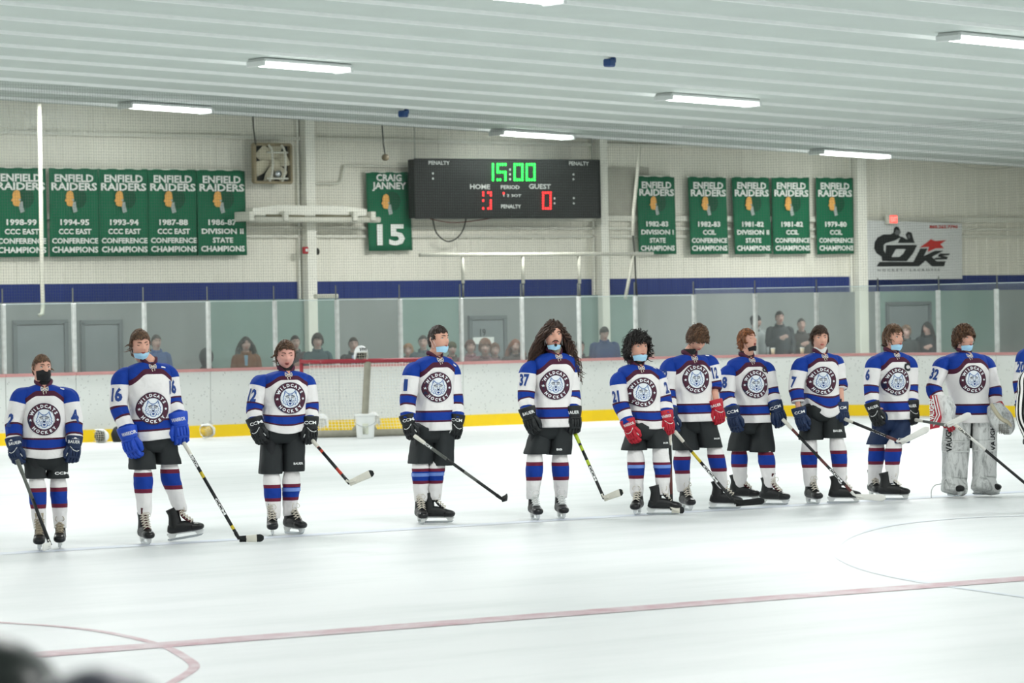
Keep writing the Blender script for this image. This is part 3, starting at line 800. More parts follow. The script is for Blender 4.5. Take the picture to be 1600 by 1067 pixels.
for x in (724, 818, 906):
    mb = MB(); mb.tube([w.l(x - 1.5, 398), w.l(x - .5, 443)], [.028], 8); w.part(mb, 'rod', M_POLE, smooth=True)
    mb = MB(); mb.tube([w.l(x - .5, 443), w.l(x, 468)], [.018], 8); w.part(mb, 'lower_rod', M_ROD, smooth=True)
wall_thing_tube('signal_cord', [(395, 182), (396, 200), (399.5, 226)], .012, M_CABLE, 'dark cord with its end beside the wall fan', 'cord', VW - .4, 6)
w = WF('hook_cord', 602, 246, VB + .3, label='cord ending in a round brown pulley above the number 15 banner', category='cord')
mb = MB(); mb.tube([w.l(597, 196), w.l(599, 225), w.l(602, 244)], [.012], 6); w.part(mb, 'cord', M_CABLE, smooth=True)
mb = MB(); p = w.l(602, 246); mb.tube([(p.x, -.03, p.z), (p.x, .03, p.z)], [.055], 14, front=Vector((0, 0, 1))); w.part(mb, 'pulley', mat('pulley_brown', '70664d', .6), smooth=True)
wall_thing_tube('conduit', [(470, 287), (520, 287), (531, 285), (535, 276), (538, 262), (548, 259), (650, 261)], .022, M_GIRT, 'thin painted conduit stepping up between column and scoreboard', 'conduit', VW - .06, 6, 3)
wall_thing_tube('slack_cable', [(676, 342), (682, 364), (698, 377), (714, 372), (724, 358), (728, 342)], .013, M_CABLE, 'dark cable looping below the left end of scoreboard', 'cable', VW - .3, 6, 4)
wall_thing_tube('slack_cable', [(672, 342), (698, 347), (724, 347), (768, 341)], .009, mat('red_cable', '7c4238', .6), 'thin reddish cable sagging just under the scoreboard', 'cable', VW - .3, 6, 4)
wall_thing_tube('rope_swag', [(1492, 256), (1520, 263), (1555, 264), (1580, 261), (1596, 253), (1604, 262)], .014, M_POLE, 'white cord sagging in front of the ceiling edge at far right', 'rope', VW - .4, 6, 3)

# long white heater on the wall left of the scoreboard
w = WF('radiant_heater', 490, 346, VW - .45, label='long white radiant tube heater between the left banners and scoreboard', category='heater')
mb = MB(); a, b = w.l(394, 331.5), w.l(572, 333)
mb.prism([(0, 0)] * 0 or [(a.x, a.z - .05), (b.x, b.z - .05), (b.x, b.z + .07), (b.x - .5, b.z + .12), (a.x + .5, a.z + .12), (a.x, a.z + .07)], -.02, .2); w.part(mb, 'reflector', M_COLM)
mb = MB(); a, b = w.l(386, 343), w.l(589, 343.5); mb.tube([(a.x, -.06, a.z), (b.x, -.06, b.z)], [.05], 10, ex=3); w.part(mb, 'lower_beam', M_POLE, smooth=True)
mb = MB(); 
for x0, x1 in ((412, 472), (490, 548)):
    a, b = w.l(x0, 337), w.l(x1, 338); mb.tube([(a.x, -.07, a.z), (b.x, -.07, b.z)], [.018], 8)
w.part(mb, 'burner_pipe', mat('burner_brown', '6f6c55', .6), smooth=True)
for x in (386, 440, 548, 576):
    mb = MB(); p = w.l(x, 338); mb.bbox((p.x, .1, p.z), (.1, .5, .16), 0, .01); w.part(mb, 'bracket', M_GIRT)
w = WF('strip_fixture', 508, 465, VB + .35, label='small white fixture hanging across the blue stripe', category='light')
mb = MB(); a, b = w.l(492, 463), w.l(527, 463); mb.bbox(((a.x + b.x) / 2, 0, a.z), ((b - a).x, .1, .07), 0, .015); w.part(mb, 'housing', M_POLE)

# wall fan
w = WF('wall_fan', 425, 286, VW - .3, label='square rusty wall exhaust fan with pale blades beside the left banners', category='fan')
M_FRM = mat('fan_frame', '8b8065', .7, var=.35, scale=8); M_FD = mat('fan_dark', '2a2a24', .7); M_FB = mat('fan_blade', 'b9b49d', .6, var=.15)
tl, br = w.l(396, 225), w.l(454, 285.5); cx, cz = (tl.x + br.x) / 2, (tl.z + br.z) / 2; W_, H_ = br.x - tl.x, tl.z - br.z
mb = MB()
for sx in (-1, 1): mb.bbox((cx + sx * W_ / 2, 0, cz), (.05, .10, H_), 0, .01)
for sz in (-1, 1): mb.bbox((cx, 0, cz + sz * H_ / 2), (W_, .10, .05), 0, .01)
w.part(mb, 'frame', M_FRM)
mb = MB(); mb.box((cx, .06, cz), (W_, .02, H_)); w.part(mb, 'backing', M_FD)
for k in range(6):
    a = k * math.pi / 3 + .3; mb = MB(); rr = W_ * .46
    vs = []
    for t, hw in ((.16, .05), (.55, .11), (1.0, .13)):
        for sg in (-1, 1):
            rx, rz = rr * t * math.cos(a) - sg * hw * math.sin(a), rr * t * math.sin(a) + sg * hw * math.cos(a)
            vs.append((cx + rx, .0 + sg * .03, cz + rz))
    vs += [(x, y + .008, z) for x, y, z in vs]
    mb.add(vs, [(0, 1, 3, 2), (2, 3, 5, 4), (6, 8, 9, 7), (8, 10, 11, 9), (4, 5, 11, 10)]); w.part(mb, 'blade', M_FB)
mb = MB(); mb.tube([(cx + .05, -.05, cz), (cx + .05, .06, cz)], [.1], 16, front=Vector((0, 0, 1))); w.part(mb, 'hub', M_FB, smooth=True)
mb = MB(); mb.tube([(cx + .08, -.09, cz - H_ * .28), (cx + .08, .02, cz - H_ * .28)], [.06], 12, front=Vector((0, 0, 1))); w.part(mb, 'motor_pulley', M_STEEL, smooth=True)
mb = MB()
for x in (-.13, .22): mb.tube([(cx + x * W_ - .03, -.1, cz - H_ * .48), (cx + x * W_ + .02, -.12, cz - H_ * .2), (cx + x * W_ + .02, -.12, cz + H_ * .3), (cx + x * W_ - .04, -.1, cz + H_ * .48)], [.02], 8, k=3)
for z in (.28, -.4): mb.tube([(cx - .18, -.11, cz + z * H_), (cx + .25, -.11, cz + z * H_)], [.016], 8)
w.part(mb, 'guard_bars', M_POLE, smooth=True)

# fire alarm, exit sign, shop sign
w = WF('fire_alarm', 477, 396, VW - .24, label='small red fire alarm box on the white column', category='alarm')
a = w.l(477, 391); mb = MB(); mb.bbox((a.x, 0, a.z), (.11, .05, .12), 0, .01); w.part(mb, 'box', mat('alarm_red', 'a3252c', .5)); mb = MB(); mb.bbox((a.x + .01, -.03, a.z), (.05, .02, .05), 0, .008); w.part(mb, 'strobe', M_WPLAST)
w = WF('sounder', 496, 397, VW - .12, label='small dark round sounder right of the fire alarm', category='alarm')
a = w.l(496, 393); mb = MB(); mb.ellip((a.x, 0, a.z), (.035, .05, .06), 10, 8); w.part(mb, 'body', M_FD, smooth=True)
w = WF('exit_sign', 1397, 349, VW - .3, label='small lit red exit sign above the white shop sign', category='sign')
a = w.l(1396, 342.5); mb = MB(); mb.bbox((a.x - .03, .03, a.z), (.3, .06, .19), 0, .01); w.part(mb, 'housing', M_POLE)
mb = MB(); mb.bbox((a.x + .0, -.005, a.z), (.2, .02, .15), 0, .01); w.part(mb, 'lit_face', emit('exit_red', 'ff5148', 1.3)); mb = MB(); put_text_a(mb, 'EXIT', a.x, a.z, .17, .1, -.018, .02); w.part(mb, 'lettering', emit('exit_letters', 'ff8a80', 1.6))
w = WF('shop_sign', 1426, 437, VW - .2, label='white hockey and lacrosse shop sign with slanted black letters and red star', category='sign')
q = quad_map([(1350, 344), (1503, 349), (1503.5, 435.5), (1349.5, 437.5)])
c = [w.l(*q(a, b)) for a, b in ((0, 0), (1, 0), (1, 1), (0, 1))]
mb = MB(); mb.add([(p.x, 0, p.z) for p in c] + [(p.x, .03, p.z) for p in c], [(3, 2, 1, 0), (4, 5, 6, 7), (1, 5, 4, 0), (2, 6, 5, 1), (3, 7, 6, 2), (0, 4, 7, 3)]); w.part(mb, 'board', mat('sign_white', 'c4c7c4', .5, var=.04))
M_SK = mat('sign_black', '16181a', .5, bump=0); M_SR = mat('sign_red', 'b32a25', .5, bump=0); M_SG = mat('sign_grey', '5d6060', .5, bump=0)
def S(x, y):  # crop pixel (4.103x, offset 1300,220) to local
    p = w.l(1300 + x / 4.103, 220 + y / 4.103); return (p.x, p.z)
def poly(name, polys, m, y=-.006, par=None):
    mb = MB()
    for P in polys:
        P = [S(*a) for a in P]; mb.add([(a, y, b) for a, b in P], [tuple(range(len(P)))])
    w.part(mb, name, m)
poly('lettering', [[(345, 668), (545, 668), (520, 720), (478, 772), (352, 772), (338, 762)]], M_SK)
poly('letter_counter', [[(408, 694), (470, 694), (455, 722), (430, 744), (380, 744)]], mat('sign_white', 'c4c7c4'), -.009)
poly('letter_k', [[(565, 690), (612, 690), (588, 738), (660, 704), (715, 704), (640, 744), (668, 772), (728, 772), (716, 805), (640, 805), (598, 768), (556, 805), (284, 805), (303, 776), (520, 776)],
                  [(690, 722), (756, 722), (748, 734), (708, 736), (742, 744), (736, 760), (650, 762), (660, 750), (700, 748), (676, 740)]], M_SK)
poly('star', [[(560, 684), (606, 652), (632, 630), (660, 642), (732, 636), (694, 662), (716, 688), (662, 690), (612, 712), (620, 680)]], M_SR)
poly('gorilla_back', [[(268, 690), (272, 650), (290, 620), (330, 600), (372, 600), (392, 590), (396, 560), (410, 548), (428, 556), (438, 584), (424, 600), (440, 618), (400, 640), (345, 655), (330, 668), (330, 700), (352, 740), (358, 770), (320, 770), (314, 740), (285, 722)],
                      [(440, 612), (476, 630), (528, 655), (420, 655)], [(470, 600), (484, 582), (508, 588), (528, 655), (484, 640)]], M_SK, -.008)
poly('gorilla_face', [[(408, 568), (426, 574), (440, 586), (428, 604), (408, 604), (398, 590)], [(480, 604), (494, 600), (500, 620), (488, 628)]], M_SG, -.011)
mb = MB()
for t, x, y, ww, hh in (('860.265.7790', 714, 551, 180, 20),):
    a = S(x - ww / 2, y); b = S(x + ww / 2, y); put_text_a(mb, t, (a[0] + b[0]) / 2, a[1], b[0] - a[0], S(0, 0)[1] - S(0, hh)[1], -.008)
w.part(mb, 'phone_number', M_SR)
mb = MB(); a = S(291, 829); b = S(690, 829); put_text_a(mb, 'H O C K E Y  *  L A C R O S S E', (a[0] + b[0]) / 2, a[1], b[0] - a[0], S(0, 0)[1] - S(0, 14)[1], -.008, .02); w.part(mb, 'small_lettering', M_SG)
# speaker-like dark blue blocks fixed to the ceiling
for (px, py, lab) in ((952, 96, 'dark blue puck-sized box stuck to the ceiling, right and higher one'), (630, 176, 'dark blue box stuck to the ceiling above the number 15 banner')):
    P = ceil_hit(px, py, .1); r = empty('ceiling_box', P, AL + .3, label=lab, category='box', group='dark blue boxes on the ceiling')
    mb = MB(); mb.bbox((0, 0, -.02), (.16, .12, .11), 0, .02); mb.bbox((.07, 0, .02), (.08, .1, .08), 0, .015)
    o = bpy.data.objects.new('case', mb.mesh('case', mat('box_blue', '1c3f73', .4), False)); col.objects.link(o); o.parent = r
    mb = MB(); mb.tube([(0, 0, .02), (0, 0, .14)], [.015], 8); o = bpy.data.objects.new('stem', mb.mesh('stem', M_HOUS, False)); col.objects.link(o); o.parent = r

# ------------------------------------------------------------------ goal, bucket, helmets and gloves by the boards
def on_ground_thing(name, px, py, rz=0, **t): return empty(name, ground(px, py), rz, **t)
def lpart(root, mb, name, mats, smooth=True, parent=None, **t):
    o = bpy.data.objects.new(name, mb.mesh(name, mats, smooth)); col.objects.link(o); o.parent = parent or root
    for k, v in t.items(): o[k] = v
    return o
g0 = ground(607, 680.5); gr = empty('hockey_goal', g0, R(20), label='red framed hockey goal with white net, pushed back before the boards', category='goal')
ginv = gr.matrix_basis.inverted()
M_GRED = mat('goal_red', '8f2532', .45, var=.15); M_GGREY = mat('goal_frame_grey', '8d8b7d', .7, var=.25, scale=10); M_NET = mat('goal_net', 'e9e9e2', .8)
gw = 1.16; gh = 1.16; gd = .95   # rear of the goal faces the camera
def topc(t):   # top rear bar, gently curved
    return Vector((-gw + 2 * gw * t, -0.0 , gh))
mb = MB(); mb.tube([(-gw, .75, 0), (-gw, .75, gh - .06), (-gw, .72, gh), (-gw + .02, .35, gh), (-gw + .12, .06, gh), (-gw + .3, 0, gh), (0, -.03, gh), (gw - .3, 0, gh), (gw - .12, .06, gh), (gw - .02, .35, gh), (gw, .72, gh), (gw, .75, gh - .06), (gw, .75, 0)], [.03], 10, front=Vector((.2, -1, .35)), k=4)
lpart(gr, mb, 'top_frame', M_GRED)
mb = MB(); mb.tube([(-gw, .75, gh), (gw, .75, gh)], [.03], 10); lpart(gr, mb, 'crossbar', M_GRED)
mb = MB(); mb.tube([(-gw, .75, .05), (-gw - .02, .3, .05), (-gw + .12, -.2, .06), (-gw + .4, -.33, .06), (0, -.36, .06), (gw - .4, -.33, .06), (gw - .12, -.2, .06), (gw + .02, .3, .05), (gw, .75, .05)], [(.055, .06)], 10, k=4); lpart(gr, mb, 'base_frame', M_GGREY)
mb = MB(); mb.tube([(-.32, -.02, gh), (-.42, -.2, .6), (-.5, -.34, .1)], [(.055, .03)], 8, ex=3, k=3); lpart(gr, mb, 'centre_support', M_GGREY)
mb = MB(); mb.prism([(-.75, .04), (-.25, .04), (-.36, .2), (-.62, .2)], -.38, -.3); lpart(gr, mb, 'support_pad', M_GGREY, False)
mb = MB()
def netcord(P, r=.003): mb.tube(P, [r], 4, cap=False)
def rear(a, t):   # a 0..1 across, t 0..1 top to bottom, around the curved rear
    x = -gw + 2 * gw * a; y = -.02 - .32 * t + (abs(2 * a - 1) ** 6) * (.35 + .3 * t * 0)
    sag = .10 * math.sin(math.pi * t) * math.sin(math.pi * a)
    return Vector((x, y + sag, gh * (1 - t) + .06 * t))
for i in range(0, 49): netcord([rear(i / 48, t / 8) for t in range(9)])
for j in range(0, 25): netcord([rear(i / 20, j / 24) for i in range(21)])
for i in range(0, 25): netcord([(-gw + 2 * gw * i / 24, .03 if 0 < i < 24 else .3, gh), (-gw + 2 * gw * i / 24, .75, gh)])
lpart(gr, mb, 'netting', M_NET, kind='stuff')
# bucket
r = on_ground_thing('bucket', 571, 685, 0, label='white plastic bucket on the ice in front of the goal', category='bucket')
mb = MB(); mb.tube([(0, 0, 0), (0, 0, .02), (0, 0, .32), (0, 0, .335), (0, 0, .345), (0, 0, .37)], [.125, .13, .15, .15, .165, .165], 24); lpart(r, mb, 'pail', M_WPLAST)
mb = MB(); mb.tube([(-.16, 0, .33), (-.15, -.12, .24), (0, -.19, .18), (.15, -.12, .24), (.16, 0, .33)], [.004], 6, k=4); lpart(r, mb, 'handle', M_STEEL)
mb = MB(); mb.bbox((.01, -.147, .15), (.09, .01, .16), 0, .004); lpart(r, mb, 'label', mat('bucket_label', 'c9cdbd', .6))
# helmet prototype: shell, ear cup, cage, strap
M_HW = mat('helmet_white', 'dfe2e2', .35, var=.05); M_CAGE = mat('cage_wire', 'b9b6a6', .4, metal=.4); M_YP = mat('helmet_padding_yellow', 'c9a93a', .7)
def make_helmet(mshell, mpad, mcage, lab, loc, rz, tilt=None, cage=True, grp='helmets left on the ice along the boards', s=1.0):
    root = empty('helmet', loc, rz, label=lab, category='helmet', group=grp)
    T = tilt or Matrix.Identity(3)
    def tf(mb):
        for i, q in enumerate(mb.v): mb.v[i] = T @ (q * s)
        return mb
    mb = MB(); n, k = 24, 12; vs = []
    for shell in (1.0, .9):
        for i in range(k + 1):
            ph = (math.pi * .62) * i / k
            for j in range(n):
                th = 2 * math.pi * j / n; x, y, z = math.sin(ph) * math.cos(th), math.sin(ph) * math.sin(th), math.cos(ph)
                if y < -.35 and z < .12: z = .12 + (z - .12) * .15
                if abs(x) > .6 and z < 0: z *= 1.5
                rid = .006 * math.cos(6 * th) * math.sin(ph)
                vs.append((x * (.105 + rid) * shell, y * (.135 + rid) * shell, z * .115 * shell + .10))
    fs = []
    for sh in (0, 1):
        o = sh * n * (k + 1)
        for i in range(k):
            for j in range(n):
                a = (o + i * n + j, o + (i + 1) * n + j, o + (i + 1) * n + (j + 1) % n, o + i * n + (j + 1) % n); fs.append(a if sh == 0 else a[::-1])
    o = k * n; o2 = n * (k + 1) + k * n
    for j in range(n): fs.append((o + j, o2 + j, o2 + (j + 1) % n, o + (j + 1) % n))
    mb.add(vs, fs); lpart(root, tf(mb), 'shell', mshell)
    mb = MB(); mb.ellip((0, 0, .09), (.088, .112, .095), 16, 8); lpart(root, tf(mb), 'padding', mpad)
    for sx in (-1, 1):
        mb = MB(); mb.ellip((sx * .1, .01, .045), (.014, .045, .05), 12, 6); lpart(root, tf(mb), 'ear_guard', mshell)
    if cage:
        mb = MB()
        for x in (-.07, -.035, 0, .035, .07):
            yy = -.165 + abs(x) * .35; mb.tube([(x, yy + .03, .12), (x, yy, .06), (x * .9, yy + .01, -.02), (x * .7, yy + .05, -.06)], [.003], 5, k=2)
        for z in (.1, .06, .02, -.02, -.055):
            kx = .95 if z > -.03 else .7; mb.tube([(-.1 * kx, -.06, z), (-.07 * kx, -.14, z), (0, -.167, z), (.07 * kx, -.14, z), (.1 * kx, -.06, z)], [.003], 5, k=3)
        lpart(root, tf(mb), 'cage', mcage)
    return root
def tilt(rx, ry, rz=0): return (Matrix.Rotation(rz, 3, 'Z') @ Matrix.Rotation(ry, 3, 'Y') @ Matrix.Rotation(rx, 3, 'X'))
def gz(px, py, dz): p = ground(px, py); return p + Vector((0, 0, dz))
make_helmet(M_HW, M_BLACK, M_CAGE, 'white hockey helmet on ice between the two leftmost players', gz(149, 692, .1), R(30), tilt(0, R(90)))
make_helmet(M_BLACK, M_YP, M_CAGE, 'small dark helmet lying just left of the blue-gloved player', gz(191, 690, .09), R(-30), tilt(R(80), 0))
make_helmet(M_HW, M_YP, M_CAGE, 'white helmet with yellowish lining on ice right of the blue gloves', gz(317, 687, .12), R(70), tilt(R(20), R(80)))
make_helmet(M_HW, M_WPLAST, M_CAGE, 'white helmet on ice left of the goal frame', gz(502, 678, .11), R(-20), tilt(R(-15), 0))
make_helmet(M_HW, M_WPLAST, M_CAGE, 'white helmet on ice behind the net right of the bucket', gz(584, 675, .11), R(20), tilt(R(-20), 0))
make_helmet(M_HW, M_BLACK, M_CAGE, 'white helmet in the pile by boards, left of the yellow one', gz(763, 662, .13), R(-60), tilt(R(60), R(20)))
make_helmet(M_HW, M_WPLAST, M_CAGE, 'white helmet in the middle of the pile by the boards', gz(779, 662, .12), R(20), tilt(R(80), 0))
make_helmet(M_YP, M_BLACK, M_CAGE, 'yellowish helmet with dark holes at the right end of the pile', gz(801, 661.5, .10), R(40), tilt(R(-70), R(10)))
mk = make_helmet(M_HW, M_BLACK, M_CAGE, 'white helmet with dark vents resting on top of the goal net', ginv.inverted() @ Vector((-.29, .42, gh + .025)), R(20), None, True)
mb = MB()
for k in range(4): mb.bbox((-.045 + k * .03, -.1, .16 - abs(k - 1.5) * .004), (.012, .05, .05), 0, .004)
lpart(mk, mb, 'vents', M_BLACK, False); del mk['group']
def cup(px, py, lab):
    # paper cup standing on the cap rail
    for _ in range(1):
        s = s_at(px); u, v, nn = path(s); P = uvz(u - nn[0] * .05 + nn[0] * 0, v - nn[1] * .09, 1.075)
    r = empty('paper_cup', P, 0, label=lab, category='cup', group='cups on the ledge behind the glass')
    mb = MB(); mb.tube([(0, 0, 0), (0, 0, .1)], [.028, .038], 16); lpart(r, mb, 'cup', mat('cup_paper', 'd8cdb2', .6))
    mb = MB(); mb.tube([(0, 0, .1), (0, 0, .115)], [.041, .037], 16); lpart(r, mb, 'lid', M_WPLAST)
cup(1209, 545, 'pale paper cup on the ledge before the man in dark coat'); cup(1254, 545, 'pale paper cup on the ledge, nearly behind number 7 player')
# ------------------------------------------------------------------ people
HR = (.077, .099, .121)
def g2(x, s): return math.exp(-(x / s) ** 2)
def headpt(d, nose=True, mouth=0.0):
    x, y, z = d.x * HR[0], d.y * HR[1], d.z * HR[2]      # y forward
    if z < 0:
        t = min(1, -z / .121)
        x *= 1 - .20 * t ** 1.6
        if y > 0: y *= 1 + .10 * t; 
        else: y *= 1 - .45 * t
    else:
        x *= 1 + .03 * g2(z - .05, .04)
    if y < 0: y *= 1.04
    if d.y > 0.2 and nose:
        f = min(1, (d.y - .2) / .3)
        if z < 0: x *= 1.0 + .06 * g2(z + .085, .03)
        t = max(0, min(1, (.018 - z) / .046))
        nz = t if z > -.028 else max(0, 1 - (-.028 - z) / .010)
        y += f * .034 * nz * g2(x, .0115 + .006 * t)
        y -= f * .014 * g2(abs(x) - .031, .017) * g2(z - .010, .013)
        y += f * .005 * g2(z - .030, .010) * g2(abs(x) - .025, .03)
        y += f * .004 * g2(abs(x) - .045, .016) * g2(z + .025, .02)
        y += f * .007 * g2(z + .060, .009) * g2(x, .022)
        y -= f * .004 * g2(z + .078, .007) * g2(x, .02)
        y += f * .008 * g2(z + .100, .014) * g2(x, .022)
        if mouth: y -= f * mouth * g2(z + .062, .011) * g2(x, .016)
    return Vector((x, y, z))
def rmesh(mb, voxel, name, mats, smooth_it=2):
    me = mb.mesh('tmp', mats); o = bpy.data.objects.new('tmp', me); col.objects.link(o)
    md = o.modifiers.new('r', 'REMESH'); md.mode = 'VOXEL'; md.voxel_size = voxel; md.use_smooth_shade = True
    if smooth_it:
        s2 = o.modifiers.new('s', 'SMOOTH'); s2.factor = .5; s2.iterations = smooth_it
    dg = bpy.context.evaluated_depsgraph_get(); out = bpy.data.meshes.new_from_object(o.evaluated_get(dg))
    bpy.data.objects.remove(o); bpy.data.meshes.remove(me); out.name = name
    if not out.materials:
        out.materials.append(mats if not isinstance(mats, (list, tuple)) else mats[0])
    return out
def head_frame(c, yaw, pitch, roll=0):
    """local x = the viewer's right when yaw = 0, local y = facing, local z = up"""
    f = Vector((math.sin(R(yaw)) * math.cos(R(pitch)), -math.cos(R(yaw)) * math.cos(R(pitch)), math.sin(R(pitch))))
    up = Vector((0, 0, 1)); x = f.cross(up).normalized() * 1; z = x.cross(f).normalized()
    m = Matrix((x, f, z)).transposed()
    if roll: m = Matrix.Rotation(R(roll), 3, f) @ m
    return m
def hand(mb, wrist, axis, back, side, s=1.0, curl=.5, m=0):
    """bare hand: palm, four unequal bent fingers and a thumb leaving the side of the palm"""
    A = Vector(axis).normalized(); B = (Vector(back) - A * Vector(back).dot(A)).normalized(); X = A.cross(B) * side
    P = lambda a, x, b: Vector(wrist) + A * (a * s) + X * (x * s) + B * (b * s)
    mb.tube([P(-.01, 0, 0), P(.03, 0, 0), P(.07, 0, 0), P(.095, 0, -.002)], [(.026 * s, .018 * s), (.036 * s, .016 * s), (.042 * s, .014 * s), (.040 * s, .012 * s)], 12, m, front=B, ex=2.6)
    for i, (x, L) in enumerate(((.030, .068), (.010, .076), (-.011, .071), (-.031, .056))):
        a = .090; p = [P(a - .012, x, 0)]; ang = 0; b = 0
        for q, fr in enumerate((.45, .32, .23)):
            ang += curl * (.5 + .3 * q); a += L * fr * math.cos(ang); b -= L * fr * math.sin(ang); p.append(P(a, x * (1 - .05 * q), b))
        mb.tube(p, [.0092 * s, .0088 * s, .0080 * s, .006 * s], 8, m, front=B, k=3)
    mb.tube([P(.02, .028, -.004), P(.045, .048, -.012), P(.068, .052, -.024), P(.085, .046, -.034)], [.013 * s, .0115 * s, .010 * s, .007 * s], 8, m, front=B, k=3)
def make_body(J, hm, hc, voxel=.009, skin=None, mouth=0.0, hands=(False, False), hs=1.0):
    """one continuous surface from crown to ankles"""
    mb = MB()
    mb.ellip(hc, None, 44, 34, fn=lambda d: headpt(Vector((d.x, d.y, d.z)), True, mouth) * hs, mat3=hm)
    for sx in (-1, 1):
        e = [hc + hm @ (Vector((sx * (.072 + .006 * t), -.006 - .018 * abs(t), -.002 + .030 * (1 - 2 * i / 4.0))) * hs) for i, t in enumerate((.3, .9, 1, .6, 0))]
        mb.tube(e, [(.006, .008), (.009, .013), (.009, .014), (.008, .011), (.006, .006)], 8, front=hm @ Vector((0, 1, 0)), k=2)
    nb = J['neck']; hb = hc + hm @ (Vector((0, -.028, -.055)) * hs)
    mb.tube([hb, hc + hm @ (Vector((0, -.022, -.10)) * hs), nb + Vector((0, 0, .02)), nb - Vector((0, 0, .05))], [(.052, .056), (.053, .055), (.060, .058), (.085, .07)], 18, front=J['F'], k=3)
    hip = (J['hipL'] + J['hipR']) / 2
    ws = J.get('waist', nb.lerp(hip, .8))
    mb.tube([nb - Vector((0, 0, .03)), nb - Vector((0, 0, .10)), nb.lerp(ws, .4), ws + Vector((0, 0, .05)), hip + Vector((0, 0, .03)), hip - Vector((0, 0, .06))], [(.08, .06), (.105, .07), (.115, .085), (.10, .08), (.11, .08), (.10, .07)], 20, front=J['F'], ex=2.3, k=3)
    for sd in 'LR':
        mb.tube([nb.lerp(J['sh' + sd], .5) - Vector((0, 0, .04)), J['sh' + sd] - Vector((0, 0, .05)), J['sh' + sd].lerp(J['el' + sd], .5), J['el' + sd], J['wr' + sd]], [.035, .042, .042, .036, .026], 12, front=J['F'], k=3)
        mb.tube([J['hip' + sd] + Vector((0, 0, .02)), J['hip' + sd].lerp(J['kn' + sd], .4), J['kn' + sd], J['kn' + sd].lerp(J['an' + sd], .35), J['an' + sd], J['an' + sd] - Vector((0, 0, .03))], [.058, .050, .042, .044, .034, .034], 14, front=J['F'], k=3)
    for i, h in enumerate(hands):
        if h: hand(mb, *h)
    return rmesh(mb, voxel, 'body', skin or M_SKIN, 1)

def face_parts(root, hm, hc, closed=False, brow='3a2a1e', lips=True, mouth=0.0, hs=1.0, eye=True, build=None):
    T = lambda x, y, z: hc + hm @ (Vector((x, y, z)) * hs)
    def surf(x, z):
        dz = z / HR[2]; t = min(1, -z / .121) if z < 0 else 0; xx = x / (HR[0] * (1 - .2 * t ** 1.6)); q = 1 - dz * dz - xx * xx
        d = Vector((xx, math.sqrt(max(.01, q)), dz)); return headpt(d, True, mouth).y
    if eye:
        for sx in (-1, 1):
            x, z = sx * .031, .008; y = surf(x, z)
            mb = MB()
            if not closed:
                mb.ellip(T(x, y - .003, z), (.0160, .009, .0078), 12, 8, 0, hm)
                mb.ellip(T(x, y + .0015, z), (.0070, .0055, .0070), 10, 6, 1, hm)
                mb.tube([T(x - .015, y - .001, z), T(x, y + .005, z + .0088), T(x + .017, y - .001, z)], [.0024], 5, 1, k=4)
            else:
                mb.tube([T(x - .016, y, z + .001), T(x, y + .005, z - .005), T(x + .016, y, z + .001)], [.0028], 5, 1, k=4)
            mb.build('eye', [M_EYE, M_IRIS], root)
    bm = mat('brow_' + brow, brow, .8)
    for sx in (-1, 1):
        mb = MB(); P = []
        for q in (.012, .024, .036, .046): P.append(T(sx * q, surf(sx * q, .030) + .002, .026 + .007 * math.sin((q - .01) / .036 * math.pi * .8)))
        mb.tube(P, [(.0025, .0035), (.0035, .0045), (.0032, .004), (.0015, .002)], 6, k=2); mb.build('eyebrow', bm, root)
    if lips:
        mb = MB()
        up = [T(x, surf(x, -.056) + .001, -.056 - .0015 * (abs(x) / .02) + (.001 if abs(x) > .002 else -.001)) for x in (-.022, -.011, 0, .011, .022)]
        lo = [T(x, surf(x, -.066) + .001, -.065 + .006 * (abs(x) / .022) ** 2) for x in (-.021, -.010, 0, .010, .021)]
        if mouth: lo = [p - (hm @ Vector((0, 0, 1))) * (.008 * (1 - abs(i - 2) / 2.4)) for i, p in enumerate(lo)]
        mb.tube(up, [.001, .0036, .004, .0036, .001], 6, k=3); mb.tube(lo, [.001, .0042, .005, .0042, .001], 6, k=3)
        mb.build('lips', M_LIP, root)
        if mouth:
            mb = MB(); mb.ellip(T(0, surf(0, -.062) - .002, -.063), (.014, .006, .008), 10, 6, 0, hm); mb.build('mouth_opening', mat('mouth_dark', '3a1518', .6), root)

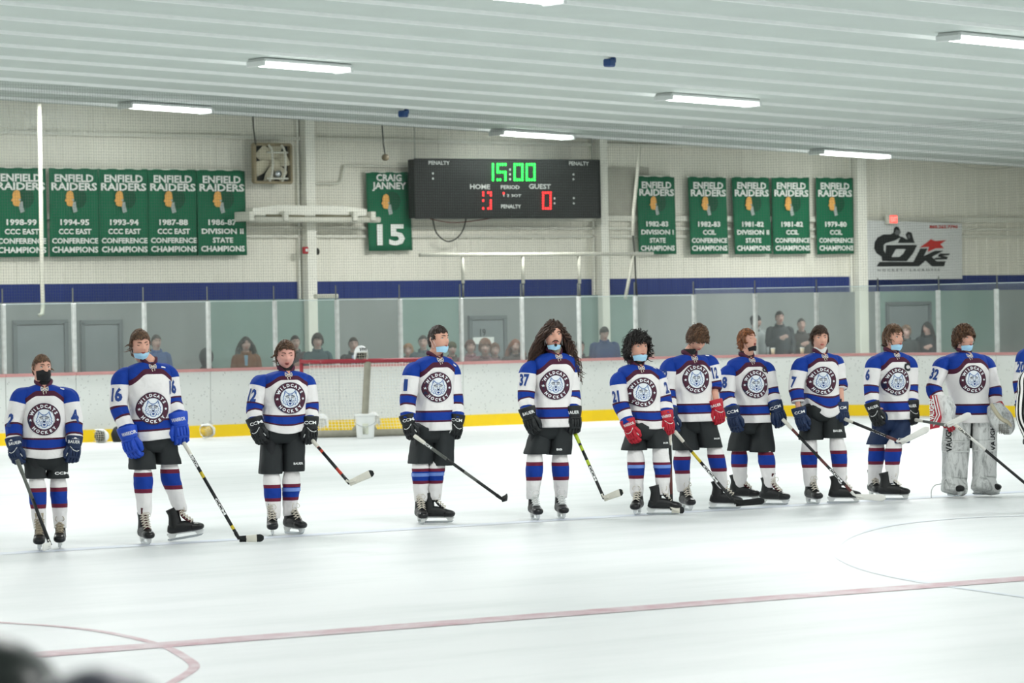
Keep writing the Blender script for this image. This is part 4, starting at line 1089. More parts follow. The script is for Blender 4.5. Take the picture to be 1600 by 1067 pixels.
def hair(root, hm, hc, style, colr, hs=1.0, seed=1, name='hair'):
    """hair as a fitted cap plus many tapered locks that follow the skull"""
    rnd = random.Random(seed)
    par = {'short': dict(n=306, L=.05, lift=.012, curl=.003, cap=1.07, line=0.062, back=-.055, sides=.0, w=0.0060),
           'crop': dict(n=162, L=.022, lift=.006, curl=.001, cap=1.045, line=.058, back=-.05, sides=.0, w=0.0054),
           'curly': dict(n=594, L=.065, lift=.040, curl=.014, cap=1.14, line=0.060, back=-.08, sides=-.02, w=0.0051),
           'mop': dict(n=594, L=.075, lift=.040, curl=.013, cap=1.15, line=0.038, back=-.08, sides=-.03, w=0.0054),
           'big': dict(n=684, L=.10, lift=.050, curl=.014, cap=1.24, line=0.060, back=-.10, sides=-.08, w=0.0060),
           'mullet': dict(n=396, L=.11, lift=.016, curl=.005, cap=1.10, line=0.064, back=-.10, sides=-.02, w=0.0060),
           'wavy': dict(n=432, L=.085, lift=.020, curl=.007, cap=1.11, line=0.060, back=-.10, sides=-.03, w=0.0060),
           'long': dict(n=468, L=.42, lift=.03, curl=.018, cap=1.10, line=.056, back=-.10, sides=-.07, w=0.0072),
           'longs': dict(n=270, L=.30, lift=.02, curl=.006, cap=1.09, line=.056, back=-.10, sides=-.08, w=0.0072)}[style]
    def inhair(d):
        z = d.z * HR[2]; 
        if d.y > .25: lim = par['line'] + .02 * (1 - min(1, abs(d.x) * 1.6)) * 0 - .018 * max(0, abs(d.x) - .35) * 2
        elif d.y > -.15: lim = par['sides'] + (par['line'] - par['sides']) * (d.y + .15) / .4 - .012
        else: lim = par['back'] + (par['sides'] - par['back']) * max(0, (d.y + .5) / .35) if d.y > -.5 else par['back']
        return z > lim
    mb = MB(); n, k = 36, 22; idx = {}; vs = []; fs = []
    for i in range(k + 1):
        for j in range(n):
            ph, th = math.pi * i / k, 2 * math.pi * j / n
            d = Vector((math.sin(ph) * math.cos(th), math.sin(ph) * math.sin(th), math.cos(ph)))
            p = headpt(d, False); c = par['cap'] + .05 * (par['cap'] - 1) * 6 * noise.noise(d * 4 + Vector((seed, 0, 0)))
            edge = 1.0
            vs.append(hc + hm @ (p * (c * hs))); idx[(i, j)] = inhair(d)
    for i in range(k):
        for j in range(n):
            q = ((i, j), (i + 1, j), (i + 1, (j + 1) % n), (i, (j + 1) % n))
            if sum(idx[a] for a in q) >= 3: fs.append(tuple(a * n + b for a, b in q))
    # inner side so that the cap has thickness
    o = len(vs); inner = []
    for i in range(k + 1):
        for j in range(n):
            ph, th = math.pi * i / k, 2 * math.pi * j / n
            d = Vector((math.sin(ph) * math.cos(th), math.sin(ph) * math.sin(th), math.cos(ph))); inner.append(hc + hm @ (headpt(d, False) * (.97 * hs)))
    ed = {}
    for q in fs:
        for a, b in zip(q, q[1:] + q[:1]): ed[(a, b)] = ed.get((a, b), 0) + 1
    rim = [(a, b) for (a, b) in ed if (b, a) not in ed]
    fs2 = fs + [(b, a, a + o, b + o) for a, b in rim]
    mb.add(vs + inner, fs2)
    cnt = 0; tries = 0
    while cnt < par['n'] and tries < 6000:
        tries += 1
        d = Vector((rnd.gauss(0, 1), rnd.gauss(0, 1), rnd.gauss(0, 1))).normalized()
        if not inhair(d): continue
        if style in ('long', 'longs') and d.z > .55 and rnd.random() < .5: continue
        cnt += 1
        root_p = headpt(d, False) * (par['cap'] - .02)
        down = Vector((0, 0, -1)); nrm = Vector((d.x / HR[0], d.y / HR[1], d.z / HR[2])).normalized()
        crown = Vector((0, -.35, .94)).normalized()
        fl = (d - crown * d.dot(crown)); fl = fl - nrm * fl.dot(nrm)
        fl = fl.normalized() if fl.length > .05 else Vector((rnd.uniform(-1, 1), rnd.uniform(-1, 1), 0)).normalized()
        if style in ('curly', 'mop', 'big'): fl = (fl + Vector((rnd.gauss(0, .7), rnd.gauss(0, .7), rnd.gauss(0, .5)))); fl = (fl - nrm * fl.dot(nrm)).normalized()
        if style in ('short', 'crop', 'mullet', 'wavy') and d.y > .1: fl = (fl + Vector((.9, -.2, .15))).normalized()
        L = par['L'] * rnd.uniform(.7, 1.15)
        if d.y > .3 and style not in ('long', 'longs'): L *= .55 if style in ('curly', 'mop', 'big') else .45
        if style == 'mullet': L *= .55 if d.y > -.2 or d.z > .3 else 1.1
        if style == 'long' and d.y > .45: L *= .9
        P = []; seg = 6 if L < .2 else 12; ph0 = rnd.uniform(0, 6.28); pos = root_p.copy(); dr = (fl + nrm * .5).normalized()
        sd = fl.cross(nrm)
        for q in range(seg + 1):
            t = q / seg; cz = par['curl'] * math.sin(t * (9 if L < .2 else 16) + ph0); cz2 = par['curl'] * math.cos(t * (9 if L < .2 else 16) + ph0)
            P.append(hc + hm @ ((pos + sd * cz + nrm * (cz2 + 0 * par['lift'])) * hs))
            pull = .25 if L < .2 else .55
            if style in ('long', 'longs'):
                out = Vector((pos.x, pos.y * .4 - .02, 0)); out = out.normalized() if out.length > 0 else out
                g_ = hm.transposed() @ Vector((0, 0, -1))
                dr = (dr * .55 + g_ * .6 + out * (.16 if pos.z > -.16 else .30)).normalized()
                if pos.z > -.10 and pos.y > .02: dr = (dr + Vector((math.copysign(.5, pos.x), -.55, 0))).normalized()
            else:
                dr = (dr + fl * .5 - nrm * (.42 - par['lift'] * 8) + down * .18).normalized()
            pos = pos + dr * (L / seg)
            # keep out of the skull
            e = Vector((pos.x / HR[0], pos.y / HR[1], pos.z / HR[2]))
            if e.length < par['cap'] * .99 and pos.z > -.06: pos = pos * (par['cap'] * .99 / e.length)
        w = par['w'] * rnd.uniform(.6, 1.2) * (1 if L < .2 else .8)
        N = len(P); mb.tube(P, [(max(.0015, w * (.6 + .7 * math.sin(math.pi * min(.9, i / (N - 1) + .15)))) * (1 if i < N - 1 else .25), max(.001, .5 * w)) for i in range(N)], 5, rnd.randrange(2), front=hm @ nrm, cap=False)
    c2 = tuple(min(255, int(int(colr[i:i + 2], 16) * 1.35)) for i in (0, 2, 4))
    ms = [mat('hair_' + colr, colr, .55, var=.3, scale=30, bump=.4, bscale=120), mat('hair_light_' + colr, '%02x%02x%02x' % c2, .5, var=.3, scale=30)]
    return mb.build(name, ms, root)

def mask(root, hm, hc, z1, z2, m, out=.014, hs=1.0, name='face_mask', loops=True, wd=1.0, sk=1.0):
    mb = MB(); nx, nz = 18, 8; vs = []
    for lay in (0, .0025):
        for j in range(nz + 1):
            t = j / nz; z = z1 + (z2 - z1) * t
            for i in range(nx + 1):
                a = R(-72 + 144 * i / nx) * wd; bulge = math.sin(math.pi * (.15 + .75 * t)); pl = .0015 * math.sin(t * 18)
                kz = (1 - .16 * max(0, (-z - .07) / .05)) * sk
                vs.append(hc + hm @ (Vector((math.sin(a) * (.071 * kz + lay), math.cos(a) * (.086 + out * bulge + pl + lay) * kz, z - .004 * (1 - math.cos(a)) + .012 * abs(math.sin(a)) * (t - .3) * 1.5)) * hs))
    N = (nx + 1) * (nz + 1); fs = []
    for j in range(nz):
        for i in range(nx):
            a = j * (nx + 1) + i; fs.append((a + N, a + nx + 1 + N, a + nx + 2 + N, a + 1 + N)); fs.append((a, a + 1, a + nx + 2, a + nx + 1))
    edge = [i for i in range(nx + 1)] + [j * (nx + 1) + nx for j in range(1, nz + 1)] + [nz * (nx + 1) + i for i in range(nx - 1, -1, -1)] + [j * (nx + 1) for j in range(nz - 1, 0, -1)]
    for a, b in zip(edge, edge[1:] + edge[:1]): fs.append((a, b, b + N, a + N))
    mb.add(vs, fs); o = mb.build(name, m, root)
    if loops:
        for sx in (-1, 1):
            T = lambda x, y, z: hc + hm @ (Vector((x * sx, y, z)) * hs)
            mb = MB(); mb.tube([T(.070, .028, z1 * .95), T(.080, .012, -.012), T(.084, -.006, .020), T(.083, -.016, -.005), T(.078, .006, (z1 + z2) * .42)], [.0014], 5, k=3); mb.build('ear_loop', M_WPLAST if m is not M_MASKK else m, root)
    return o

def refine(vs, fs, mids, layer, mx=.012):
    """split long triangles so flat print can follow curved cloth"""
    vs = list(vs); layer = list(layer) if layer else [0] * len(vs); mids = list(mids) if mids else [0] * len(fs)
    T = [((q[0], q[i], q[i + 1]), m) for q, m in zip(fs, mids) for i in range(1, len(q) - 1)]
    out = []; mid = {}
    def mp(a, b):
        k = (min(a, b), max(a, b))
        if k not in mid: mid[k] = len(vs); vs.append(((vs[a][0] + vs[b][0]) / 2, (vs[a][1] + vs[b][1]) / 2)); layer.append(layer[a])
        return mid[k]
    while T:
        (a, b, c), m = T.pop(); L = [math.dist(vs[a], vs[b]), math.dist(vs[b], vs[c]), math.dist(vs[c], vs[a])]; w = max(L)
        if w <= mx: out.append(((a, b, c), m)); continue
        if w == L[1]: a, b, c = b, c, a
        elif w == L[2]: a, b, c = c, a, b
        d = mp(a, b); T += [((a, d, c), m), ((d, b, c), m)]
    return vs, [t for t, m in out], [m for t, m in out], layer
def decal(name, vs2, fs, mids, mats, C, F, root, bvh, off=.004, layer=None, up=Vector((0, 0, 1)), rot=0.0, mx=.02):
    F = F.normalized(); X = up.cross(-F).normalized() * 1; X = (-F).cross(up).normalized(); Z = X.cross(-F).normalized()
    if X.x < 0 and abs(F.y) > .3: X = -X
    Z = (up - F * up.dot(F)).normalized()
    cr_, sr_ = math.cos(rot), math.sin(rot)
    dc = (C - CAM).normalized(); hb = None
    for b in bvh:
        r = b.ray_cast(CAM, dc)
        if r[0] is not None and (hb is None or (r[0] - CAM).length < (hb - CAM).length): hb = r[0]
    if hb is not None: C = hb
    if name != 'crest': vs2, fs, mids, layer = refine(vs2, fs, mids, layer, mx)
    mb = MB(); pos = []; ok = []
    for i, (x, z) in enumerate(vs2):
        xx, zz = x * cr_ - z * sr_, x * sr_ + z * cr_
        p = C + X * xx + Z * zz; h = None
        for b in bvh:
            r = b.ray_cast(p + F * .4, -F, .9)
            if r[0] is not None and (h is None or (r[0] - p).dot(F) > (h - p).dot(F)): h = r[0]; nr = r[1] if r[1].dot(F) > 0 else -r[1]
        ok.append(h is not None); pos.append((h + (nr * .8 + F * .35) * (off + (layer[i] if layer else 0))) if h is not None else p)
    keep = [k for k, q in enumerate(fs) if all(ok[i] for i in q)]
    mb.add(pos, [fs[k] for k in keep]); mb.m = [mids[k] for k in keep] if mids else [0] * len(keep)
    if not keep: return None
    return mb.build(name, mats, root, smooth=False)
def text_shape(t, h, w=None, bold=.03):
    vs, fs, W = text2d(t, bold); k = (w / W) if w else h
    return [(a * k, b * h) for a, b in vs], fs
def box2(w, h): return [(-w / 2, -h / 2), (w / 2, -h / 2), (w / 2, h / 2), (-w / 2, h / 2)], [(0, 1, 2, 3)]

# crest: maroon ring with lettering and a line-drawn cat face, flat print, 1 unit = outer radius
def make_crest():
    V, F_, Mi, Ly = [], [], [], []
    def add(vs, fs, m, ly):
        o = len(V); V.extend(vs); F_.extend(tuple(i + o for i in q) for q in fs); Mi.extend([m] * len(fs)); Ly.extend([ly] * len(vs))
    def ring(r0, r1, m, ly, n=48, k=3):
        vs = [((r0 + (r1 - r0) * j / k) * math.cos(2 * math.pi * i / n), (r0 + (r1 - r0) * j / k) * math.sin(2 * math.pi * i / n)) for j in range(k + 1) for i in range(n)]
        add(vs, [(j * n + i, j * n + (i + 1) % n, (j + 1) * n + (i + 1) % n, (j + 1) * n + i) for j in range(k) for i in range(n)], m, ly)
    ring(.02, .66, 1, 0, k=5); ring(.62, 1.0, 2, 0.0004, k=2); ring(.66, .97, 0, .0008, k=3)
    def arc(t, r, a0, a1, flip):
        for i, ch in enumerate(t):
            a = R(a0 + (a1 - a0) * i / (len(t) - 1)); vs, fs, W = text2d(ch, .05); h = .19; rot = a - math.pi / 2 if not flip else a + math.pi / 2
            cx, cy = r * math.cos(a), r * math.sin(a); c, s = math.cos(rot), math.sin(rot)
            add([(cx + (x * h) * c - (y * h) * s, cy + (x * h) * s + (y * h) * c) for x, y in vs], fs, 1, .0018)
    arc('WILDCATS', .815, 152, 28, False); arc('HOCKEY', .815, 222, 318, True)
    for a in (183, -3):
        cx, cy = .815 * math.cos(R(a)), .815 * math.sin(R(a))
        st = [(cx + (.10 if k % 2 == 0 else .042) * math.cos(R(90 + 36 * k)), cy + (.10 if k % 2 == 0 else .042) * math.sin(R(90 + 36 * k))) for k in range(10)]
        add(st + [(cx, cy)], [(k, (k + 1) % 10, 10) for k in range(10)], 1, .0018)
    def rb(P, w=.035, m=3, closed=False, mir=True):
        for sg in ((1, -1) if mir else (1,)):
            vs, fs = ribbon([(x * sg, y) for x, y in P], w, closed); add(vs, fs, m, .0018)
    rb([(.0, .26), (.14, .30), (.22, .36), (.33, .50), (.36, .34), (.40, .16), (.47, .02), (.42, -.04), (.50, -.14), (.42, -.18), (.46, -.30), (.34, -.30), (.33, -.42), (.22, -.36), (.14, -.47), (.0, -.50)], .045)
    rb([(.20, .34), (.31, .42), (.32, .28)]); rb([(.06, .14), (.16, .17), (.30, .10)], .05, 2); rb([(.07, .06), (.20, .10), (.26, .03), (.12, .01), (.07, .06)], .03, 2)
    rb([(.05, .02), (.08, -.12), (.05, -.16)]); rb([(.0, -.20), (.12, -.22), (.20, -.30), (.16, -.40)]); rb([(.14, -.12), (.28, -.16)], .02); rb([(.14, -.16), (.27, -.24)], .02)
    rb([(.05, .24), (.03, .14)], .03); rb([(.12, .26), (.10, .18)], .03); rb([(.34, .04), (.30, -.10), (.36, -.20)], .03); rb([(.25, -.20), (.27, -.30)], .03)
    add([(-.08, -.10), (.08, -.10), (.05, -.17), (0, -.20), (-.05, -.17)], [(0, 4, 3, 2, 1)[::-1]], 2, .0018)
    add([(-.07, -.28), (.07, -.28), (.09, -.36), (0, -.42), (-.09, -.36)], [(0, 4, 3, 2, 1)[::-1]], 4, .0018)
    return V, F_, Mi, Ly
CREST = make_crest()
M_CRW = mat('crest_white', 'e7ecf0', .6, bump=0)
CREST_MATS = [M_MPRINT, M_CRW, M_DPRINT, M_BLUEP, M_NAVYT]

def make_skate(root, foot, yaw, lift=0.0, tongue=None, laces=None, s=1.0, name='skate', ank=None):
    """skate with its blade on the ice; foot = point under the ankle; yaw 0 = toe to the camera, 90 = toe to the right"""
    fx = Vector((math.sin(R(yaw)), -math.cos(R(yaw)), 0)); fy = Vector((0, 0, 1)).cross(fx); up = Vector((0, 0, 1))
    if lift:
        q = Matrix.Rotation(R(lift), 3, fy) ; fx = Matrix.Rotation(R(-lift), 3, fy) @ fx; up = Matrix.Rotation(R(-lift), 3, fy) @ up
    T = lambda x, y, z: foot + fx * (x * s) + fy * (y * s) + up * (z * s)
    mb = MB()
    top = T(-.045, 0, .275) if ank is None else ank
    mb.tube([T(-.035, 0, .085), T(-.04, 0, .13), T(-.038, 0, .18), T(-.04, 0, .22), T(-.05, 0, .265)], [(.046, .060), (.043, .058), (.040, .050), (.041, .048), (.045, .053)], 20, 0, front=fx, ex=2.3, k=3)
    mb.tube([T(-.108, 0, .105), T(-.08, 0, .100), T(-.02, 0, .104), T(.05, 0, .100), T(.11, 0, .090), T(.155, 0, .082)], [(.026, .030), (.042, .042), (.044, .048), (.046, .046), (.047, .036), (.044, .028)], 18, 0, front=up, ex=2.5, k=3)
    b = mb.build(name, M_BOOT, root)
    mb = MB(); mb.tube([T(.10, 0, .088), T(.15, 0, .083), T(.182, 0, .078), T(.196, 0, .075)], [(.049, .038), (.049, .032), (.038, .024), (.012, .01)], 18, 0, front=up, ex=2.4, k=3); mb.build('toe_cap', mat('toe_cap', '111314', .3), b)
    mb = MB(); mb.tube([T(.10, 0, .128), T(.060, 0, .156), T(.032, 0, .19), T(.022, 0, .24), T(.034, 0, .30)], [(.022, .008), (.028, .010), (.030, .010), (.032, .010), (.036, .007)], 10, 0, front=fx, ex=3, k=3); mb.build('tongue', tongue or M_BLACK, b)
    mb = MB(); rows = 7
    for i in range(rows):
        t = i / (rows - 1); x = .100 - .078 * min(1, t * 1.5); z = .132 + .115 * t; w = .034 + .006 * t
        if i < rows - 1:
            t2 = (i + 1) / (rows - 1); x2 = .100 - .078 * min(1, t2 * 1.5); z2 = .132 + .115 * t2
            for sg in (-1, 1): mb.tube([T(x, sg * w, z - .005), T((x + x2) / 2 + .024, 0, (z + z2) / 2 + .010), T(x2, -sg * w, z2 - .003)], [.0042], 5, k=2)
    for sg in (-1, 1): mb.tube([T(.045, 0, .258), T(.062, sg * .022, .262), T(.066, sg * .036, .238), T(.056, sg * .024, .222)], [.003], 5, k=3)
    mb.build('laces', laces or M_LACE, b)
    mb = MB()
    poly = [(-.125, .055), (-.12, .066), (.165, .060), (.19, .050), (.17, .018), (.135, .018), (.115, .044), (-.045, .046), (-.065, .018), (-.105, .018)]
    hx = [T(x, sg * .012, z) for sg in (-1, 1) for x, z in poly]; n = len(poly)
    quads = [(0, 1, 8, 9), (1, 7, 8, 8)][:1]
    cap = [(0, 1, 7, 8, 9), (1, 2, 6, 7), (2, 3, 4, 5, 6)]
    mb.add(hx, [q for q in cap] + [tuple(i + n for i in q[::-1]) for q in cap] + [(i, i + n, (i + 1) % n + n, (i + 1) % n) for i in range(n)])
    mb.build('blade_holder', M_WPLAST, b, smooth=False)
    mb = MB(); prof = [(-.125, .020), (-.128, .010), (-.11, .001), (0, 0), (.13, .001), (.165, .006), (.185, .020)]
    hx = [T(x, sg * .002, z) for sg in (-1, 1) for x, z in prof]; n = len(prof)
    mb.add(hx, [tuple(range(n)), tuple(range(2 * n - 1, n - 1, -1))] + [(i, i + n, (i + 1) % n + n, (i + 1) % n) for i in range(n)]); mb.build('blade', M_STEEL, b, smooth=False)
    return b

def make_glove(root, wrist, tip, back, inner, color, text=None, accent=None, s=1.0, curl=.55, name='glove', open_=False):
    """padded hockey glove: flared cuff, rolled back of hand, four separate fingers and a thumb"""
    A = (tip - wrist).normalized(); B = (back - A * back.dot(A)).normalized(); X = A.cross(B)
    if X.dot(inner) < 0: X = -X
    L = .215 * s
    P = lambda a, x, b: wrist + A * (a * s) + X * (x * s) + B * (b * s)
    m = GLV[color]; mb = MB()
    mb.tube([P(-.045, 0, 0), P(-.04, 0, 0), P(.02, 0, 0), P(.055, 0, 0)], [(.060 * s, .054 * s), (.070 * s, .062 * s), (.062 * s, .054 * s), (.050 * s, .042 * s)], 20, 0, front=B, ex=2.6, k=3)
    mb.tube([P(.035, 0, 0), P(.06, 0, .002), P(.10, 0, .002), P(.135, 0, -.004)], [(.050 * s, .040 * s), (.058 * s, .040 * s), (.058 * s, .036 * s), (.052 * s, .028 * s)], 18, 0, front=B, ex=2.8, k=2)
    g = mb.build(name, m, root)
    bv = BVHTree.FromPolygons([tuple(v) for v in mb.v], [tuple(f) for f in mb.f])
    for i, (x, FL) in enumerate(((.040, .090), (.014, .100), (-.013, .096), (-.040, .080))):
        fb = MB(); a = .118; b = .002; ang = 0; pts = [P(a, x, b)]
        for q, fr in enumerate((.42, .33, .25)):
            ang += curl * (.75 + .35 * q); a += FL * fr * math.cos(ang); b -= FL * fr * math.sin(ang); pts.append(P(a, x * (1 - .04 * q), b))
        fb.tube(pts, [(.0145 * s, .018 * s), (.0145 * s, .018 * s), (.0135 * s, .016 * s), (.010 * s, .011 * s)], 10, 0, front=B, k=4, ex=2.5, disp=lambda th, t: .0022 * math.sin(t * 19))
        fb.build('finger', m, g)
    tb = MB(); tb.tube([P(.045, .045, .004), P(.080, .066, .000), P(.115, .068, -.014), P(.140, .056, -.030)], [(.020 * s, .022 * s), (.021 * s, .022 * s), (.018 * s, .019 * s), (.011 * s, .012 * s)], 10, 0, front=B, k=4, disp=lambda th, t: .002 * math.sin(t * 16)); tb.build('thumb', m, g)
    rl = MB()
    for x in (.036, .012, -.012, -.036):
        rl.tube([P(.062, x, .036), P(.092, x, .038), P(.122, x, .030)], [(.011 * s, .009 * s), (.0118 * s, .011 * s), (.010 * s, .008 * s)], 8, 0, front=B, k=3, disp=lambda th, t: .0018 * math.sin(t * 14))
    rl.tube([P(.052, .05, .022), P(.054, 0, .044), P(.052, -.05, .022)], [.009 * s], 8, 0, k=3)
    rl.build('back_pads', m, g)
    if accent:
        ac = MB(); ac.tube([P(.045, .045, .034), P(.075, .02, .048), P(.082, -.015, .049), P(.06, -.045, .036)], [.0032 * s], 6, k=3); ac.tube([P(.10, .058, .018), P(.125, .064, .004)], [.004 * s], 6)
        ac.build('piping', accent, g)
    if text:
        cam_dir = Vector((0, -1, 0)); F = (B * .6 + cam_dir * .8).normalized()
        vs, fs = text_shape(text, .026 * s, .095 * s, .016)
        decal('cuff_lettering', vs, fs, None, M_WPRINT, wrist + A * (.0 * s), F, g, [bv], .003, up=-A)
    return g

M_STK = mat('stick_black', '17191a', .35, var=.1); M_STG = mat('stick_grey', '5e625c', .35); M_TAPEW = mat('tape_white', 'd8d6ca', .8); M_TAPEB = mat('tape_black', '1c1f20', .85)
M_STKW = mat('stick_white', 'e2e2dc', .4)
def make_stick(name_lab, top, heel, toe, cols, blade_cols, butt=M_TAPEW, letters=None, up=None, grp='hockey sticks held by the players in line'):
    root = empty('hockey_stick', Vector((heel.x, heel.y, min(heel.z, toe.z) - .03)), 0, label=name_lab, category='hockey stick', group=grp)
    A = (heel - top).normalized(); n = 10
    sh = MB(); cam_dir = (CAM - top).normalized()
    ms = [cols[0][1]]
    segs = cols + [(1.01, None)]
    prev = None
    for i in range(len(cols)):
        t0, m = cols[i]; t1 = segs[i + 1][0]; t1 = min(1, t1)
        if m not in ms: ms.append(m)
        sh.tube([top.lerp(heel, t0), top.lerp(heel, t1)], [(.0140, .0095)], 8, ms.index(m), front=cam_dir, ex=4)
    so = sh.build('shaft', ms, root)
    kb = MB(); kb.tube([top - A * .012, top + A * .004, top + A * .10, top + A * .12], [(.016, .012), (.018, .015), (.016, .012), (.0145, .010)], 8, 0, front=cam_dir, ex=3); kb.build('butt_tape', butt, root)
    D = (toe - heel); bl = D.length; D.normalize(); U = (up if up else Vector((0, 0, 1))); U = (U - D * U.dot(D)).normalized(); W = D.cross(U)
    b = MB(); bs = [blade_cols[0][1]]; N = 14
    pts = []; rad = []
    for i in range(N + 1):
        t = i / N; curve = -.03 * t * t
        pts.append(heel + D * (bl * t) + W * (curve * bl / .3) + U * (.006 * t)); rad.append((.006, (.026 + .008 * t) * (1 if t < .9 else (1 - (t - .9) * 6))))
    L0 = len(b.v)
    def mf(s_, j):
        r = 0
        for t0, m in blade_cols:
            if s_ >= t0 - 1e-6:
                if m not in bs: bs.append(m)
                r = bs.index(m)
        return r
    b.tube(pts, rad, 10, 0, front=U, ex=2.8, mfun=mf)
    b.tube([top.lerp(heel, .93), heel - A * .02, heel + D * .03, heel + D * .06], [(.016, .011), (.014, .013), (.009, .022), (.006, .026)], 8, 0, front=cam_dir, k=3)
    b.build('blade', bs, root)
    if letters:
        for t, t0, w, m in letters:
            C = top.lerp(heel, t0); vs, fs = text_shape(t, .020, w, .03)
            ang = math.atan2(A.z, A.x); ca, sa = math.cos(ang), math.sin(ang); mb = MB()
            F = -cam_dir
            mb.add([C + cam_dir * .0125 + A * x + A.cross(cam_dir).normalized() * (-z if A.cross(cam_dir).z < 0 else z) for x, z in vs], fs); mb.build('lettering', m, so, smooth=False)
    return root

def bvh_of(mb): return BVHTree.FromPolygons([tuple(v) for v in mb.v], [tuple(f) for f in mb.f])
def foldnoise(seed, amp, fx=2.2, fz=4.0):
    def f(th, t):
        return amp * (noise.noise(Vector((math.cos(th) * fx + seed, math.sin(th) * fx, t * fz))) + .45 * noise.noise(Vector((math.cos(th) * fx * 2.3, math.sin(th) * fx * 2.3 + seed, t * fz * 2.0))))
    return f
def player(sp):
    rx, ry = sp['ref']; G = ground(rx, ry); D = G.y; k = FPX / D     # pixels per metre at this player
    P = lambda q, dy=0.0: at_y(q[0], q[1], D + dy)
    yaw = sp.get('yaw', 20); F = Vector((math.sin(R(yaw)), -math.cos(R(yaw)), 0)); sd_ = Vector((math.cos(R(yaw)), math.sin(R(yaw)), 0))
    root = empty('person', Vector((G.x, G.y, 0)), 0, label=sp['label'], category='person', group=sp.get('group', 'hockey players lined up on the ice'))
    (tx, ty), (cx_, cy_) = sp['top'], sp['chin']
    hh = math.hypot(tx - cx_, ty - cy_) / k; hs = sp.get('hs', max(.90, min(1.04, hh / .252)))
    J = {'F': F}
    hyaw, hpit = sp.get('hyaw', 20), sp.get('hpit', 0); hm = head_frame(None, hyaw, hpit, sp.get('hroll', 0))
    hc = P(((tx + cx_) / 2, ty + (cy_ - ty) * .50 + 1.0), -.03)
    J['neck'] = P(sp['neck'], 0)
    dsh = .17 * math.sin(R(yaw))
    J['shL'] = P(sp['shL'], -dsh); J['shR'] = P(sp['shR'], dsh)
    J['elL'] = P(sp['elL'], -dsh - .04 + sp.get('eLd', 0)); J['elR'] = P(sp['elR'], dsh - .02 + sp.get('eRd', 0))
    J['wrL'] = P(sp['wrL'], -dsh - .11 + sp.get('wLd', 0)); J['wrR'] = P(sp['wrR'], dsh - .10 + sp.get('wRd', 0))
    tL = P(sp['tipL'], -dsh - .13 + sp.get('wLd', 0)); tR = P(sp['tipR'], dsh - .13 + sp.get('wRd', 0))
    hx0, hx1, hy = sp['hem']; hemc = P(((hx0 + hx1) / 2, hy), .02)
    sx0, sx1, syL, syR = sp['shorts']; q = (sx1 - sx0) / 4
    J['hipL'] = P((sx0 + q, hy - 2), -.02); J['hipR'] = P((sx1 - q, hy - 2), .02)
    fL = sp['footL']; fR = sp['footR']
    def foot(f): 
        g = ground(f[0], f[1]); dd = max(-.14, min(.14, g.y - D)); p = at_y(f[0], f[1], D + dd); p.z = max(.0, p.z) ; return p, dd
    pL, dL = foot(fL); pR, dR = foot(fR)
    J['hipL'].y += dL * .45; J['hipR'].y += dR * .45
    J['knL'] = P(sp['knL'], dL * .6 - .03); J['knR'] = P(sp['knR'], dR * .6 - .03)
    J['anL'] = P(sp['anL'], dL + .02); J['anR'] = P(sp['anR'], dR + .02)
    J['waist'] = hemc; kf_ = sp.get('kit', 'home'); wh0 = (hx1 - hx0) / 2 / k
    me = make_body(J, hm, hc, .0075, sp.get('skin', M_SKIN), sp.get('mouth', 0), hs=hs)
    me.materials.append(sp.get('smat', M_BLACK) if kf_ == 'home' else M_BLACK)
    ax0 = hemc.lerp(J['hipL'], .5)
    for pl in me.polygons:       # under-layer trousers below the waist
        c = pl.center
        if c.z < hemc.z + .10 and abs((Vector(c) - ax0).dot(sd_)) < max(wh0, 2 * q / k * 1.0): pl.material_index = 1
    o = bpy.data.objects.new('body', me); col.objects.link(o); o.parent = root; o.matrix_parent_inverse = root_inv(root)
    kf = sp.get('kit', 'home')
    mt = [M_TORSO] if kf == 'home' else [M_STRIPE]; ms = [M_SLEEVE] if kf == 'home' else [M_STRIPE]
    # jersey -----------------------------------------------------------
    shw = (J['shR'] - J['shL']).length / 2; wh = (hx1 - hx0) / 2 / k * sp.get('hemk', 1.0)
    N0 = J['neck'] + Vector((0, 0, .012)); sy = (J['shL'].z + J['shR'].z) / 2; mid = (J['shL'] + J['shR']) / 2; shz = (J['shR'].z - J['shL'].z)
    def at(z, t): c = hemc.lerp(N0, t); return Vector((c.x, c.y, z))
    H = N0.z - hemc.z; zz = lambda t: hemc.z + H * t
    dep = sp.get('dep', .145)
    pts = [at(zz(0), 0), at(zz(.15), .15), at(zz(.35), .35), at(zz(.55), .55), at(zz(.72), .72), at(zz(.86), .86), at(zz(.935), .95), at(zz(.975), .985), at(zz(1.0), 1)]
    rad = [(wh * 1.02, dep * 1.20), (wh, dep * 1.16), (wh * .98, dep), ((wh + shw) / 2, dep), (shw * 1.0, dep * .97), (shw * 1.02, dep * .86), (shw * .92, dep * .72), (shw * .64, dep * .60), (.066, .064)]
    jm = MB(); fn = foldnoise(rx * .37, sp.get('fold', .012))
    hv = sp.get('hemv', 0)
    jm.tube(pts, rad, 56, 0, front=F, ex=2.6, k=5, axis=Vector((0, 0, 1)), disp=lambda th, t: fn(th, t) * (1 if t < .8 else max(0, (1 - t) / .2)) + .010 * math.sin(th * 7 + rx) * max(0, .25 - t) * 3,
            uvf=lambda th, t, a, b, p: (a if kf == 'home' else (th / 6.2832) * 2.6, t))
    if hv:       # uneven hem: shift the lowest rings
        zb = hemc.z
        for v in jm.v:
            t = (v.z - zb) / H
            if t < .35:
                s_ = (v - hemc).dot(sd_) / wh; v.z += hv(s_) / k * (1 - t / .35)
    tb = bvh_of(jm)
    sm = {}
